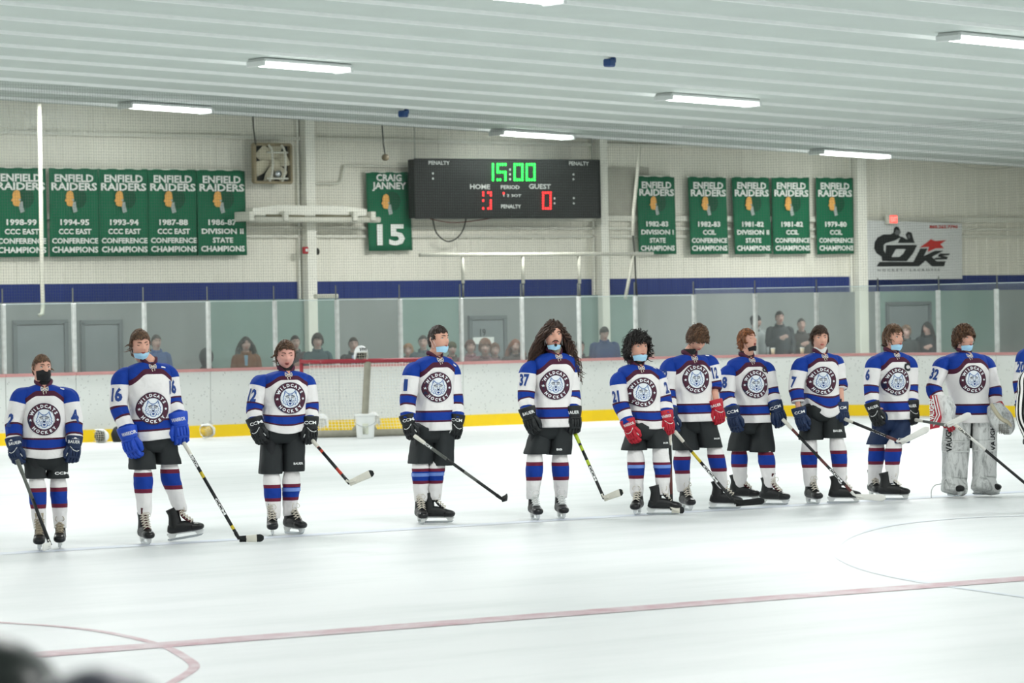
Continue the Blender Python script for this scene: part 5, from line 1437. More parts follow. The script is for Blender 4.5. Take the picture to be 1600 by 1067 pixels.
    for sdn, sg in (('L', -1), ('R', 1)):
        s0, e0, w0 = J['sh' + sdn], J['el' + sdn], J['wr' + sdn]
        inn = (mid - s0).normalized()
        kl = sp.get('slv' + sdn, 1.0); end = w0
        if 'cuff' + sdn in sp: end = e0.lerp(w0, sp['cuff' + sdn])
        f2 = foldnoise(rx * .11 + sg, .010, 1.6, 5)
        o0 = len(jm.v)
        jm.tube([s0 + inn * .10 + Vector((0, 0, .006)), s0 + inn * .035 + Vector((0, 0, -.016)), s0 + inn * .0 + (e0 - s0) * .22, s0.lerp(e0, .5), e0, e0.lerp(end, .5), end], [(.034, .050), (.058, .074), (.079, .086), (.080, .082), (.073, .074), (.068, .068), (.063, .063)],
                36, 1 if True else 0, front=F, k=5, disp=lambda th, t: f2(th, t) * min(1, t * 5), uvf=lambda th, t, a, b, p: (th / 6.2832 * 1.15 + t * .12, t * kl) if kf != 'home' else (th, t * kl))
        sm[sdn] = (s0, e0, end)
    js = jm.build('jersey', mt + ms, root); jb = bvh_of(jm)
    # collar, neck opening, lace
    cb = MB(); cp = []; Cn = N0 + Vector((0, 0, .004))
    for i in range(17):
        a = math.pi * 2 * (i / 16) ; fr = math.cos(a)   # a = 0 at the front point
        drop = .060 * max(0, fr) ** 3
        cp.append(Cn + F * ((.060 + .028 * max(0, fr) ** 2) * fr) + sd_ * (.068 * math.sin(a)) + Vector((0, 0, .022 - drop)))
    cb.tube(cp, [(.010, .020)], 8, front=Vector((0, 0, 1)), k=2); cb.build('collar', M_MAROON if kf == 'home' else M_BLACK, js)
    C = Cn + F * .1 + Vector((0, 0, -.012)); vs, fs = [(-.030, .03), (.030, .03), (0, -.024)], [(0, 2, 1)]
    nm = sp.get('under', M_SKIN)
    vv = [(-.036, .035), (0, .035), (.036, .035), (-.018, .004), (.018, .004), (0, -.026)]; decal('neck_opening', vv, [(0, 3, 1), (1, 3, 4), (1, 4, 2), (3, 5, 4)], None, nm, C, F, js, [tb], .004)
    if kf == 'home':
        L2 = MB(); vs, fs = [], []
        def rb(Pn, w=.006):
            a, b = ribbon(Pn, w); o = len(vs); vs.extend(a); fs.extend(tuple(i + o for i in q) for q in b)
        rb([(-.026, .012), (-.01, .004), (.01, -.008), (.024, -.018)]); rb([(.026, .012), (.01, .004), (-.01, -.008), (-.024, -.018)])
        rb([(-.024, -.006), (-.008, -.004), (.008, -.004), (.024, -.006)]); rb([(0, -.012), (-.014, -.026), (-.008, -.045)]); rb([(0, -.012), (.012, -.024), (.010, -.038)])
        rb([(-.026, .015), (-.030, 0), (-.026, -.018)]); rb([(.026, .015), (.030, 0), (.026, -.018)])
        decal('lace', vs, fs, None, M_LACE, Cn + F * .1 + Vector((0, 0, -.038)), F, js, [tb], .007)
    if 'crest' in sp:
        CV, CFs, CM, CL = CREST; px, py = sp['crest']; rr = sp.get('crad', .134)
        C = P((px, py), -.13)
        Fc = Vector((math.sin(R(yaw * .8)), -math.cos(R(yaw * .8)), 0))
        decal('crest', [(x * rr * sp.get('cw', 1), y * rr) for x, y in CV], CFs, CM, CREST_MATS, C, Fc, js, [tb], .006, CL, rot=R(sp.get('crot', 0)))
    for (t, px, py, h, w_, side) in sp.get('nums', []):
        s0, e0, w0 = sm[side]; Fs = Vector((-.5 if side == 'L' else .6, -.86 if side == 'L' else -.8, 0)).normalized()
        C = P((px, py), -.1 if side == 'L' else .0)
        ax = (s0 - e0).normalized()
        # nearest point of the arm axis keeps the print on the sleeve
        vs, fs = text_shape(t, h, w_, .045)
        decal('number', vs, fs, None, M_NAVYT, C, Fs, js, [jb], .004, up=ax)
    if sp.get('mark'):
        px, py = sp['mark']; vs, fs = box2(.035, .012); decal('shoulder_mark', vs, fs, None, M_WPRINT, P((px, py), -.05), Vector((.3, -.9, .5)), js, [jb], .004, up=Vector((0, .3, 1)))
    if sp.get('captain'):
        t, px, py, h = sp['captain']; vs, fs = text_shape(t, h, None, .06); decal('captain_letter', vs, fs, None, M_BLACK if t == 'C' else M_NAVYT, P((px, py), -.1), Vector((.15, -1, 0)), js, [tb], .006)
    # shorts ------------------------------------------------------------
    if 'pads' not in sp:
        sb = MB(); msh = sp.get('smat', M_SHORTS); top = hemc + Vector((0, 0, .10)); cr = (J['hipL'] + J['hipR']) / 2; qw = q / k
        sb.tube([top, cr + Vector((0, 0, .0)), cr - Vector((0, 0, .07)), cr - Vector((0, 0, .12))], [(wh * .9, .11), (wh * .95, .115), (wh * .9, .11), (wh * .5, .09)], 30, 0, front=F, ex=2.8, axis=Vector((0, 0, -1)))
        for a, b, yb, dd in ((sx0, sx0 + 2 * q, syL, dL), (sx0 + 2 * q, sx1, syR, dR)):
            hq = (hx1 - hx0) / 4; t0 = P((hx0 + hq * (1.02 if a == sx0 else 2.98), hy - 8), .015); b0 = P(((a + b) / 2, yb), dd * .45)
            f3 = foldnoise(a, .008)
            sb.tube([t0, t0.lerp(b0, .3), t0.lerp(b0, .7), b0 + (t0 - b0) * .05, b0], [(hq / k * .94, .092), (hq / k * .6 + qw * .4, .102), (qw * .98, .115), (qw * 1.02, .120), (qw * .98, .118)], 28, 0, front=F, ex=3.0, k=3, disp=f3, axis=Vector((0, 0, -1)))
        so = sb.build('shorts', msh, root); sbv = bvh_of(sb)
        for (t, px, py, w_, h) in sp.get('stext', []):
            vs, fs = text_shape(t, h, w_, .03); decal('shorts_lettering', vs, fs, None, M_WPRINT, P((px, py), -.1), Vector((.15, -1, 0)), so, [sbv], .004)
    # socks and skates ---------------------------------------------------
    for sdn, f, pf, yb, (y1, y2), dd in (('L', fL, pL, syL, sp.get('stL', (0, 0)), dL), ('R', fR, pR, syR, sp.get('stR', (0, 0)), dR)):
        if 'pads' not in sp:
            kn, an = J['kn' + sdn], J['an' + sdn]; hp = J['hip' + sdn]; t = P(((sx0 + q if sdn == 'L' else sx1 - q), yb), dd * .45); topp = Vector((kn.x * .45 + t.x * .55, kn.y * .5 + t.y * .5, t.z + .035))
            kx_ = sp['kn' + sdn][0]; z1, z2 = P((kx_, y1)).z, P((kx_, y2)).z; kk = sp.get('sockk', 1.0)
            skm = MB(); f4 = foldnoise(f[0], .006, 1.5, 6)
            skm.tube([topp, kn.lerp(topp, .5), kn, kn.lerp(an, .35), kn.lerp(an, .7), an, an - Vector((0, 0, .02))], [(.058 * kk, .060 * kk), (.074 * kk, .080 * kk), (.076 * kk, .086 * kk), (.069 * kk, .077 * kk), (.062 * kk, .068 * kk), (.056 * kk, .058 * kk), (.050, .052)], 26, 0,
                     front=F, k=5, disp=f4, uvf=lambda th, t_, a, b, p: (th, (z1 - p.z + sp.get('stk', 0) * a) / max(.01, z1 - z2)))
            skm.build('sock', M_SOCK, root)
            if sdn in sp.get('tape', ''):
                tpm = MB(); c = kn.lerp(an, .02) ; tpm.tube([c + Vector((0, 0, .012)), c - Vector((0, 0, .018))], [(.079 * kk, .089 * kk)], 26, front=F, cap=False); tpm.build('sock_tape', mat('clear_tape', '6f8fd6', .25), root)
        if 'pads' not in sp:
            make_skate(root, Vector((pf.x, pf.y, pf.z)) - Vector((math.sin(R(f[2])) * .03, -math.cos(R(f[2])) * .0, 0)), f[2], f[3] if len(f) > 3 else 0, sp.get('tongue'), sp.get('laces'), sp.get('sks', 1.0))
    # gloves ---------------------------------------------------------------
    if 'pads' not in sp:
        gl = sp['gloves']; gs = sp.get('gs', 1.0)
        make_glove(root, J['wrL'], tL, Vector((-.45, -.9, 0)), sd_, gl[0], gl[1], gl[2], gs, sp.get('curlL', .6))
        make_glove(root, J['wrR'], tR, Vector((.45, -.9, 0)), -sd_, gl[3] if len(gl) > 3 else gl[0], gl[4] if len(gl) > 4 else gl[1], gl[2], gs, sp.get('curlR', .75))
    # face, hair, mask, neck guard -------------------------------------------
    face_parts(root, hm, hc, sp.get('closed', False), sp.get('hcol', '3a2a1e'), not (sp.get('mk') == 'full'), sp.get('mouth', 0), hs)
    ho = hair(root, hm, hc, sp['hair'], sp['hcol'], hs, int(rx))
    if sp.get('beard'):
        bt = MB(); Tb = lambda x, y, z: hc + hm @ (Vector((x, y, z)) * hs)
        bt.tube([Tb(-.030, .084, -.060), Tb(-.014, .098, -.049), Tb(0, .103, -.047), Tb(.014, .098, -.049), Tb(.030, .084, -.060)], [(.003, .003), (.005, .0035), (.004, .003), (.005, .0035), (.003, .003)], 8, k=3)
        bt.ellip(Tb(0, .094, -.086), (.013, .010, .014), 14, 8, 0, hm)
        bt.build('beard', mat('beard_dark', '2c1f18', .8, bump=.5), root)
    if sp.get('mk') == 'chin': mask(root, hm, hc, sp.get('mz', -.060), -.122, sp.get('mkm', M_MASKB), hs=hs, out=.011)
    if sp.get('mk') == 'full': mask(root, hm, hc, -.012, -.118, M_MASKK, hs=hs, out=.030)
    if sp.get('mk') == 'low': mask(root, hm, hc, -.080, -.132, sp.get('mkm', M_MASKB), hs=hs, out=.008, sk=.92)
    if sp.get('guard'):
        gb = MB(); c = J['neck'] + F * .012; gb.tube([c + Vector((0, 0, -.03)), c + Vector((0, 0, .02)), c + Vector((0, 0, .065))], [(.072, .066), (.064, .060), (.062, .060)], 24, front=F, k=3, disp=foldnoise(3, .004)); gb.build('neck_guard', sp['guard'], root)
    return root, P, J, tL, tR, k, D

M_GREYG = mat('guard_beige', '8b8170', .8)
CCM_, BAU, WAR = 'CCM', 'BAUER', 'WARRIOR'
HK = lambda a, b=0: (lambda s: a * s * s + b * s)
SP = {}
SP['p42'] = dict(ref=(78, 857), top=(62.5, 553), chin=(68, 596), neck=(68, 603), hyaw=30, hpit=2, yaw=12, shL=(36, 612), shR=(104, 612), elL=(22, 655), elR=(115, 654), wrL=(22, 692), wrR=(116, 690), tipL=(27, 724), tipR=(114, 727),
    hem=(34, 106, 713), hemv=lambda s: 5 * s * s - 3, shorts=(39, 107, 747, 747), knL=(59, 774), knR=(92, 773), anL=(62, 822), anR=(94, 821), footL=(63, 859, 5), footR=(95, 856, 5), stL=(761, 793), stR=(761, 793), crest=(69, 655), crad=.131,
    nums=[('2', 16, 656, .10, .05, 'L'), ('4', 117, 650, .10, .055, 'R')], slvL=.86, slvR=.86, gloves=('navy', BAU, M_WPLAST), hair='short', hcol='55402f', mk='full', guard=M_MASKK, tongue=M_BOOTW, laces=M_BOOTW, stext=[('CCM', 96, 739, .11, .022)], sockk=.93, gs=.98, mark=(97, 608),
    label='leftmost player, short boy in black face mask and navy gloves')
SP['p16'] = dict(ref=(250, 848), top=(215, 514), chin=(223, 559), neck=(232, 568), hyaw=22, hpit=-10, hroll=4, yaw=25, shL=(190, 582), shR=(262, 574), elL=(186, 636), elR=(271, 628), wrL=(200, 677), wrR=(279, 655), tipL=(210, 716), tipR=(287, 696),
    hem=(204, 272, 686), hemv=lambda s: 3 * s, shorts=(203, 281, 733, 725), knL=(224, 754), knR=(267, 748), anL=(226, 800), anR=(281, 793), footL=(228, 850, 20), footR=(291, 842, 82, 9), stL=(737, 769), stR=(733, 765), stk=0, crest=(239, 638),
    nums=[('16', 181.5, 616, .105, .085, 'L'), ('16', 268.5, 604, .105, .06, 'R')], gloves=('blue', WAR, None), gs=1.18, hair='mullet', hcol='4e3b2c', closed=True, mk='chin', tongue=M_BOOTR, sockk=1.02, mark=(255, 574), under=mat('dark_collar_lining', '2a1a24', .8),
    label='tall player number 16 with bright blue gloves, mask under his chin')
SP['p12'] = dict(ref=(443, 834), top=(443, 531), chin=(449.5, 576), neck=(447, 581), hyaw=12, hpit=-8, yaw=15, shL=(408, 592), shR=(477, 590), elL=(398, 634), elR=(485, 634), wrL=(399, 661), wrR=(485, 660), tipL=(409, 696), tipR=(486, 694),
    hem=(408, 477, 672), hemv=lambda s: 9 * s * s - 5, dep=.175, shorts=(405, 475, 740, 736), knL=(425.5, 764), knR=(455, 763), anL=(428, 806), anR=(452, 802), footL=(426, 837, 5), footR=(460, 834, 35), stL=(756, 782), stR=(755, 781), crest=(453.4, 622),
    nums=[('12', 394, 617, .10, .075, 'L')], gloves=('black', CCM_, M_WPLAST), gs=1.05, hair='mullet', hcol='4a3526', closed=True, skin=M_SKIN2, guard=M_MASKK, tongue=M_BLACK, slvL=.97, slvR=.97, mouth=.004, stext=[('BAUER', 466, 724, .08, .018)], tape='R',
    label='stocky player with long swept-back hair and no mask, eyes lowered')
SP['p1'] = dict(ref=(672, 817), top=(682, 507.5), chin=(688.5, 551), neck=(679, 558), hyaw=48, hpit=2, yaw=30, shL=(645, 572), shR=(703, 568), elL=(638, 620), elR=(711, 620), wrL=(637, 656), wrR=(714, 656), tipL=(643, 684), tipR=(711, 692),
    hem=(648, 708, 672), shorts=(640, 706, 724, 727), knL=(657, 740), knR=(680, 739), anL=(657, 780), anR=(679, 778), footL=(658, 818, 10), footR=(682, 817, 88), stL=(731, 755), stR=(731, 755), crest=(684.6, 605),
    nums=[('1', 634, 601, .10, .035, 'L')], gloves=('black', CCM_, M_WPLAST), hair='short', hcol='2a201c', mk='chin', tape='LR', laces=M_LACE, sockk=1.0, mark=(713, 566),
    label='dark-haired player before the goal net, turned right, blue mask at chin')
SP['p37'] = dict(ref=(855, 811), top=(863, 500.5), chin=(866, 545), neck=(866, 553), hyaw=12, hpit=0, yaw=22, shL=(826, 570), shR=(890, 567), elL=(822, 618), elR=(894, 618), wrL=(825, 645), wrR=(896, 644), tipL=(835, 679), tipR=(899, 676),
    hem=(834, 893, 667), shorts=(820, 891, 709, 710), knL=(835, 734), knR=(876, 734), anL=(832, 776), anR=(877, 774), footL=(836, 812, 12), footR=(877, 810, 10), stL=(721, 750), stR=(722, 750), crest=(868, 601),
    nums=[('37', 819, 593, .10, .085, 'L')], gloves=('black', BAU, None), gs=1.1, hair='long', hcol='35241b', beard=True, mk='low', guard=M_GREYG, laces=M_WPLAST, tongue=M_WPLAST, stext=[('BB', 874, 702, .05, .018)], mark=(892, 556),
    label='bearded player number 37 with very long curly brown hair')
SP['p21'] = dict(ref=(1015, 803), top=(993, 521), chin=(1000.5, 565), neck=(994, 571), hyaw=25, hpit=5, yaw=25, shL=(967, 586), shR=(1024, 580), elL=(970, 632), elR=(1038, 628), wrL=(982, 663), wrR=(1041, 650), tipL=(991, 689), tipR=(1047, 678),
    hem=(985, 1037, 668), hemv=lambda s: 4 * s * s - 2, shorts=(973, 1044, 703, 700), knL=(994, 727), knR=(1034.5, 727), anL=(995, 772), anR=(1036, 769), footL=(996, 804, -12), footR=(1037, 804, 80), stL=(721, 747), stR=(721, 745), crest=(1005, 613),
    nums=[('21', 962, 619, .10, .075, 'L'), ('2', 1041, 605, .10, .05, 'R')], gloves=('red', WAR, M_WPLAST), hair='big', hcol='14110f', mk='chin', guard=M_MASKK, tape='LR', stext=[('BAUER', 1040, 692, .05, .014)], mark=(1026, 571),
    label='player number 21 with big black hair and red gloves')
SP['p12b'] = dict(ref=(1100, 797), top=(1088, 507), chin=(1092, 548), neck=(1077, 556), hyaw=20, hpit=-38, yaw=25, shL=(1045, 566), shR=(1107, 560), elL=(1043, 612), elR=(1116, 602), wrL=(1048, 645), wrR=(1119, 633), tipL=(1052, 672), tipR=(1127, 661),
    hem=(1051, 1115, 658), shorts=(1053, 1127, 703, 699), knL=(1065, 724), knR=(1121, 721), anL=(1067.5, 765), anR=(1128, 760), footL=(1073, 797, 15), footR=(1133, 795, 75), stL=(713, 740), stR=(710, 737), crest=(1087.6, 592),
    nums=[('12', 1038, 586, .10, .06, 'L'), ('12', 1117, 582, .10, .05, 'R')], cuffR=.25, slvR=.78, gloves=('navy', None, M_WPLAST, 'red', 'BAUER'), hair='mop', hcol='4a3424', guard=M_MASKK, stext=[('BAUER', 1120, 685, .06, .014)], mark=(1110, 549),
    label='player with brown curly mop looking down, behind number 21')
SP['p28'] = dict(ref=(1187, 788), top=(1163, 514), chin=(1172.5, 549), neck=(1166, 559), hyaw=48, hpit=18, yaw=28, shL=(1138, 575), shR=(1195, 569), elL=(1136, 618), elR=(1205, 611), wrL=(1144, 643), wrR=(1212, 636), tipL=(1151, 676), tipR=(1223, 664),
    hem=(1151, 1202, 660), shorts=(1138, 1209, 704, 706), knL=(1155, 721), knR=(1198, 720), anL=(1157, 758), anR=(1203, 758), footL=(1161, 784, 70), footR=(1209, 789, 60), stL=(705, 730), stR=(705, 730), crest=(1181, 600),
    nums=[('8', 1132, 597, .10, .05, 'L')], gloves=('navy', CCM_, None), gs=1.1, hair='wavy', hcol='6e4428', mk='low', mkm=M_MASKK, guard=M_MASKK, closed=True, mouth=.010, tongue=M_BOOTR, captain=('C', 1194, 577, .05),
    label='auburn-haired player singing with head raised and black mask lowered')
SP['p7'] = dict(ref=(1288, 786), top=(1280.5, 508), chin=(1281.5, 547), neck=(1281, 553), hyaw=10, hpit=-2, yaw=22, shL=(1252, 564), shR=(1304, 560), elL=(1244, 605), elR=(1312, 600), wrL=(1249, 644), wrR=(1315, 637), tipL=(1256, 674), tipR=(1319, 660),
    hem=(1257, 1312, 640), hemv=lambda s: 22 * s * s - 12, cuffL=.60, cuffR=.2, slvL=.80, slvR=.80, shorts=(1249.5, 1319, 687, 684), knL=(1264, 715), knR=(1311, 715), anL=(1266.5, 757), anR=(1314, 753), footL=(1270, 787, 18), footR=(1318, 786, 85), stL=(705, 730), stR=(703, 729), crest=(1286, 595),
    nums=[('7', 1240, 596.5, .10, .05, 'L')], gloves=('navy', CCM_, None), hair='wavy', hcol='36271e', guard=M_WPLAST, stext=[('BAUER', 1309, 673, .09, .022)],
    label='player number 7 with white neck guard and bare forearm')
SP['p6'] = dict(ref=(1387, 780), top=(1392, 506.5), chin=(1399.5, 547), neck=(1392, 551), hyaw=42, hpit=0, yaw=28, shL=(1366, 562), shR=(1419, 560), elL=(1361, 607), elR=(1423, 606), wrL=(1364, 636), wrR=(1424.5, 634), tipL=(1373, 665), tipR=(1428, 662),
    hem=(1376, 1419, 655), hemk=1.05, shorts=(1356, 1418.5, 694, 692), smat=M_SHORTN, knL=(1369.5, 712), knR=(1395, 710), anL=(1365, 755), anR=(1393.5, 751), footL=(1366, 777, 10), footR=(1395, 781, 82), stL=(699.5, 726), stR=(699.5, 725), crest=(1403, 596),
    nums=[('6', 1356, 585, .10, .05, 'L')], gloves=('black', BAU, M_WPLAST), gs=1.05, hair='wavy', hcol='4f3a29', mk='chin', captain=('C', 1417, 573, .07), stext=[('CCM', 1409, 686, .07, .018)],
    label='captain with C on his chest, navy shorts and blue mask')
SP['p32'] = dict(ref=(1512, 776), top=(1503, 508), chin=(1509.5, 548), neck=(1506, 552), hyaw=38, hpit=0, yaw=25, shL=(1474, 562), shR=(1537, 560), elL=(1459, 606), elR=(1553, 606), wrL=(1470, 634), wrR=(1556, 637), tipL=(1472, 660), tipR=(1562, 660),
    hem=(1493, 1545, 660), hemk=1.08, dep=.19, slvL=.98, slvR=.94, shorts=(1488, 1548, 690, 690), knL=(1495, 712), knR=(1537, 712), anL=(1489, 752), anR=(1534, 752), footL=(1489, 775, 15), footR=(1536, 773, 30), crest=(1522, 592.5),
    nums=[('32', 1460, 584, .10, .08, 'L')], gloves=None, hair='mop', hcol='46301f', mk='chin', pads=True,
    label='goalie in big scuffed white leg pads near right edge')
SP['p20'] = dict(ref=(1632, 776), top=(1634, 500), chin=(1638, 545), neck=(1634, 550), hyaw=10, hpit=0, yaw=20, shL=(1603, 549), shR=(1664, 548), elL=(1595, 598), elR=(1672, 600), wrL=(1598, 636), wrR=(1676, 640), tipL=(1606, 668), tipR=(1678, 668),
    hem=(1605, 1663, 655), shorts=(1601, 1668, 694, 694), knL=(1616, 716), knR=(1652, 716), anL=(1616, 750), anR=(1652, 750), footL=(1618, 778, 5), footR=(1654, 776, 5), stL=(705, 730), stR=(705, 730), crest=(1638, 595),
    nums=[('20', 1595, 573, .10, .085, 'L')], gloves=('black', CCM_, None), hair='short', hcol='33271f', group='figures cut off by the right edge',
    label='player number 20, cut off by the right picture edge')
SP['ref'] = dict(ref=(1640, 800), top=(1640, 498), chin=(1642, 545), neck=(1641, 556), hyaw=10, hpit=0, yaw=20, shL=(1608, 578), shR=(1676, 576), elL=(1599, 648), elR=(1690, 640), wrL=(1613, 690), wrR=(1676, 690), tipL=(1624, 712), tipR=(1672, 712),
    hem=(1612, 1672, 676), shorts=(1608, 1676, 730, 730), eLd=-.1, knL=(1622, 735), knR=(1660, 735), anL=(1622, 765), anR=(1660, 765), footL=(1624, 800, 5), footR=(1662, 800, 5), stL=(0, 1), stR=(0, 1), kit='ref',
    gloves=('black', None, None), hair='short', hcol='33271f', under=M_BLACK, group='figures cut off by the right edge', fold=.008,
    label='referee in black and white stripes, cut off by the right edge')
OUT = {}
ONLY = None
for key, sp in SP.items():
    if ONLY and key not in ONLY: continue
    OUT[key] = player(sp)

# goalie equipment, children of the goalie
if 'p32' in OUT:
    root, P, J, tL, tR, k, D = OUT['p32']
    M_PAD = mat('pad_white', 'd3d5d3', .5, var=.1, scale=6)
    def scuff():
        m, nt, b = base('pad_scuffed'); tc = nd(nt, 'ShaderNodeTexCoord'); mp = nd(nt, 'ShaderNodeMapping'); nt.links.new(tc.outputs['Object'], mp.inputs[0]); mp.inputs['Scale'].default_value = (1, 1, .35)
        n = nd(nt, 'ShaderNodeTexNoise', i_Scale=14.0, i_Detail=8.0, i_Roughness=.8, i_Distortion=1.2); nt.links.new(mp.outputs[0], n.inputs['Vector'])
        cr = nd(nt, 'ShaderNodeValToRGB'); nt.links.new(n.outputs[0], cr.inputs[0]); cr.color_ramp.elements[0].position = .33; cr.color_ramp.elements[0].color = (*lin('6d716f'), 1); cr.color_ramp.elements[1].position = .52; cr.color_ramp.elements[1].color = (*lin('dcdedc'), 1)
        nt.links.new(cr.outputs[0], b.inputs['Base Color']); b.inputs['Roughness'].default_value = .5; return m
    M_SCUF = scuff()
    bb_ = MB(); c = P((1519, 655)); bb_.tube([P((1519, 636), .03), P((1519, 668), .04), P((1519, 698), .06)], [(.17, .11), (.17, .11), (.14, .09)], 28, ex=2.8, k=3)
    bb_.build('goalie_pants', M_SHORTS, root)
    def legpad(x0t, x1t, x0b, x1b, yt, yb, dy, yw, flare, txt, tpx):
        FF = Vector((math.sin(R(yw)), -math.cos(R(yw)), 0))
        def rr(x0, x1): return (x1 - x0) / 2 / k
        pts, rad = [], []
        prof = [(0, .93, .6), (.02, .99, .85), (.10, 1, 1), (.30, 1, 1), (.32, 1, .96), (.36, 1, 1.05), (.44, 1.0, 1.08), (.48, 1.0, .98), (.78, 1, .95), (.82, 1.0, .85), (.90, 1.03, .95), (.98, 1.0, .9), (1.0, .9, .7)]
        for t, kx, kd in prof:
            x0 = x0t + (x0b - x0t) * t; x1 = x1t + (x1b - x1t) * t; y = yt + (yb - yt) * t
            ad = -.03 + (-.06 * max(0, t - .8) / .2) + dy
            pts.append(P(((x0 + x1) / 2, y), ad)); rad.append((rr(x0, x1) * kx * (1 + flare * max(0, t - .82) * 2), .075 * kd))
        mb = MB(); mb.tube(pts, rad, 28, 0, front=FF, ex=4.5, k=3, disp=foldnoise(x0t, .006)); o = mb.build('leg_pad', M_SCUF, root); bv = bvh_of(mb)
        # knee roll, side wing, straps
        for t in (.33, .46):
            m2 = MB(); y = yt + (yb - yt) * t; xc = (x0t + x1t) / 2 + ((x0b + x1b) / 2 - (x0t + x1t) / 2) * t; w = rr(x0t, x1t) * .96
            m2.tube([P((xc, y), -.11 + dy) - Vector((w, 0, 0)), P((xc, y), -.115 + dy), P((xc, y), -.11 + dy) + Vector((w, 0, 0))], [.008], 8, k=2); m2.build('pad_seam', M_PAD, o)
        for t in (.55, .72, .88):
            m2 = MB(); y = yt + (yb - yt) * t; xc = x0t + (x0b - x0t) * t + 2; xd = x1t + (x1b - x1t) * t - 2
            m2.tube([P((xc, y), -.02 + dy), P((xc, y), .09 + dy), P((xd, y), .09 + dy), P((xd, y), -.02 + dy)], [(.004, .014)], 6); m2.build('strap', M_BLACK, o)
        vs, fs = text_shape(txt, .055, .30, .03); vs = [(-b, a) for a, b in vs] if False else [(b * -1, a) for a, b in vs]
        vs = [(-x if False else x, z) for x, z in vs]
        decal('pad_lettering', vs, fs, None, M_BLACK, P(tpx, -.1), Vector((tpx[2] if len(tpx) > 2 else 0, -1, 0)), o, [bv], .003)
        return o
    legpad(1474, 1517, 1472, 1509, 651, 770, -.05, 20, .25, 'VAUGHN', (1482, 682, -.4)); legpad(1521, 1557, 1519, 1557, 650, 768, -.03, 30, .45, 'VAUGHN', (1550.5, 680, .7))
    for (x, y, yw, dd) in ((1489, 775, 20, 0), (1537, 773, 55, .04)):
        make_skate(root, P((x, y), -.04 + dd) * 1.0, yw, 0, None, M_WPLAST, .95)
    # blocker
    bl = MB(); q = [P(a, -.30) for a in ((1460, 617), (1482, 619), (1491, 636), (1488, 664), (1470, 662), (1460, 650))]
    n = len(q); back = [x + Vector((.03, .09, 0)) for x in q]; ctr = sum(q, Vector()) / n + Vector((0, -.02, 0))
    bl.add(q + back + [ctr], [(i, i + n, (i + 1) % n + n, (i + 1) % n)[::-1] for i in range(n)] + [(i, (i + 1) % n, 2 * n) for i in range(n)] + [tuple(range(n, 2 * n))]); bo = bl.build('blocker', M_SCUF, root, smooth=False)
    rb_ = MB(); q = [P(a, -.34) for a in ((1453, 618), (1463, 617), (1471, 652), (1467, 668), (1453, 671))]; n = len(q); back = [x + Vector((.015, .06, 0)) for x in q]
    rb_.add(q + back, [tuple(range(n))[::-1], tuple(range(n, 2 * n))] + [(i, i + n, (i + 1) % n + n, (i + 1) % n) for i in range(n)]); ro = rb_.build('blocker_board', mat('blocker_red', 'b02537', .45), bo, smooth=False)
    for dx in (2, 6):
        m2 = MB(); m2.tube([P((1461 - dx + 2, 618), -.345), P((1469 - dx + 1, 648), -.345), P((1463 - dx, 662), -.345), P((1458, 668 - dx), -.345)], [.006], 6); m2.build('white_stripe', M_WPRINT, bo)
    m2 = MB(); vs, fs = text_shape('VAUGHN', .045, .2, .03); C = P((1455.6, 640), -.348); m2.add([C + Vector((-b, 0, a)) for a, b in vs], fs); m2.build('blocker_lettering', M_WPRINT, bo, smooth=False)
    m2 = MB(); hand(m2, P((1478, 650), -.22), Vector((.5, -.1, -1)), Vector((0, -1, 0)), 1, 1.15, .8); m2.build('gripping_fingers', GLV['red'], bo)
    # catching glove
    cgm = MB(); cgm.tube([P((1553, 634), -.12), P((1558, 645), -.15), P((1566, 658), -.18), P((1573, 670), -.19), P((1574, 679), -.19)], [(.075, .06), (.105, .07), (.115, .075), (.085, .06), (.03, .03)], 22, 0, front=Vector((.2, -1, 0)), k=4, ex=2.4)
    co = cgm.build('catching_glove', M_SCUF, root)
    m2 = MB(); m2.tube([P((1549, 632), -.2), P((1557, 645), -.24), P((1566, 655), -.26), P((1575, 660), -.24), P((1580, 668), -.2)], [(.02, .03)], 10, k=3); m2.build('pocket_edge', mat('glove_cream', 'cfc7ac', .6), co)
    m2 = MB()
    for i in range(6): m2.tube([P((1561 + i * 2.6, 662), -.265), P((1562 + i * 2.6, 678), -.24)], [.0035], 5)
    for i in range(5): m2.tube([P((1560, 664 + i * 3), -.265), P((1577, 664 + i * 3), -.245)], [.0035], 5)
    m2.build('pocket_lacing', mat('lacing_grey', '7a7a72', .8), co)
    m2 = MB(); m2.tube([P((1559, 631), -.1), P((1562, 637), -.12)], [(.05, .05)], 14); m2.build('wrist_cuff', mat('cuff_red', 'b5202f', .6), co)
    m2 = MB()
    for i, (a, b) in enumerate(((1549, 648), (1551, 655), (1555, 662), (1559, 669))): m2.tube([P((a + 9, b - 4), -.2), P((a + 2, b), -.22), P((a - 1, b + 5), -.2)], [.016], 8, k=2)
    m2.build('finger_stalls', M_PAD, co)
    m2 = MB(); m2.tube([P((1455, 778), -.1), P((1455.5, 766), -.1), P((1461, 758), -.08), P((1471, 756), 0)], [.005], 6, k=4); m2.build('loose_strap', M_WPLAST, root)

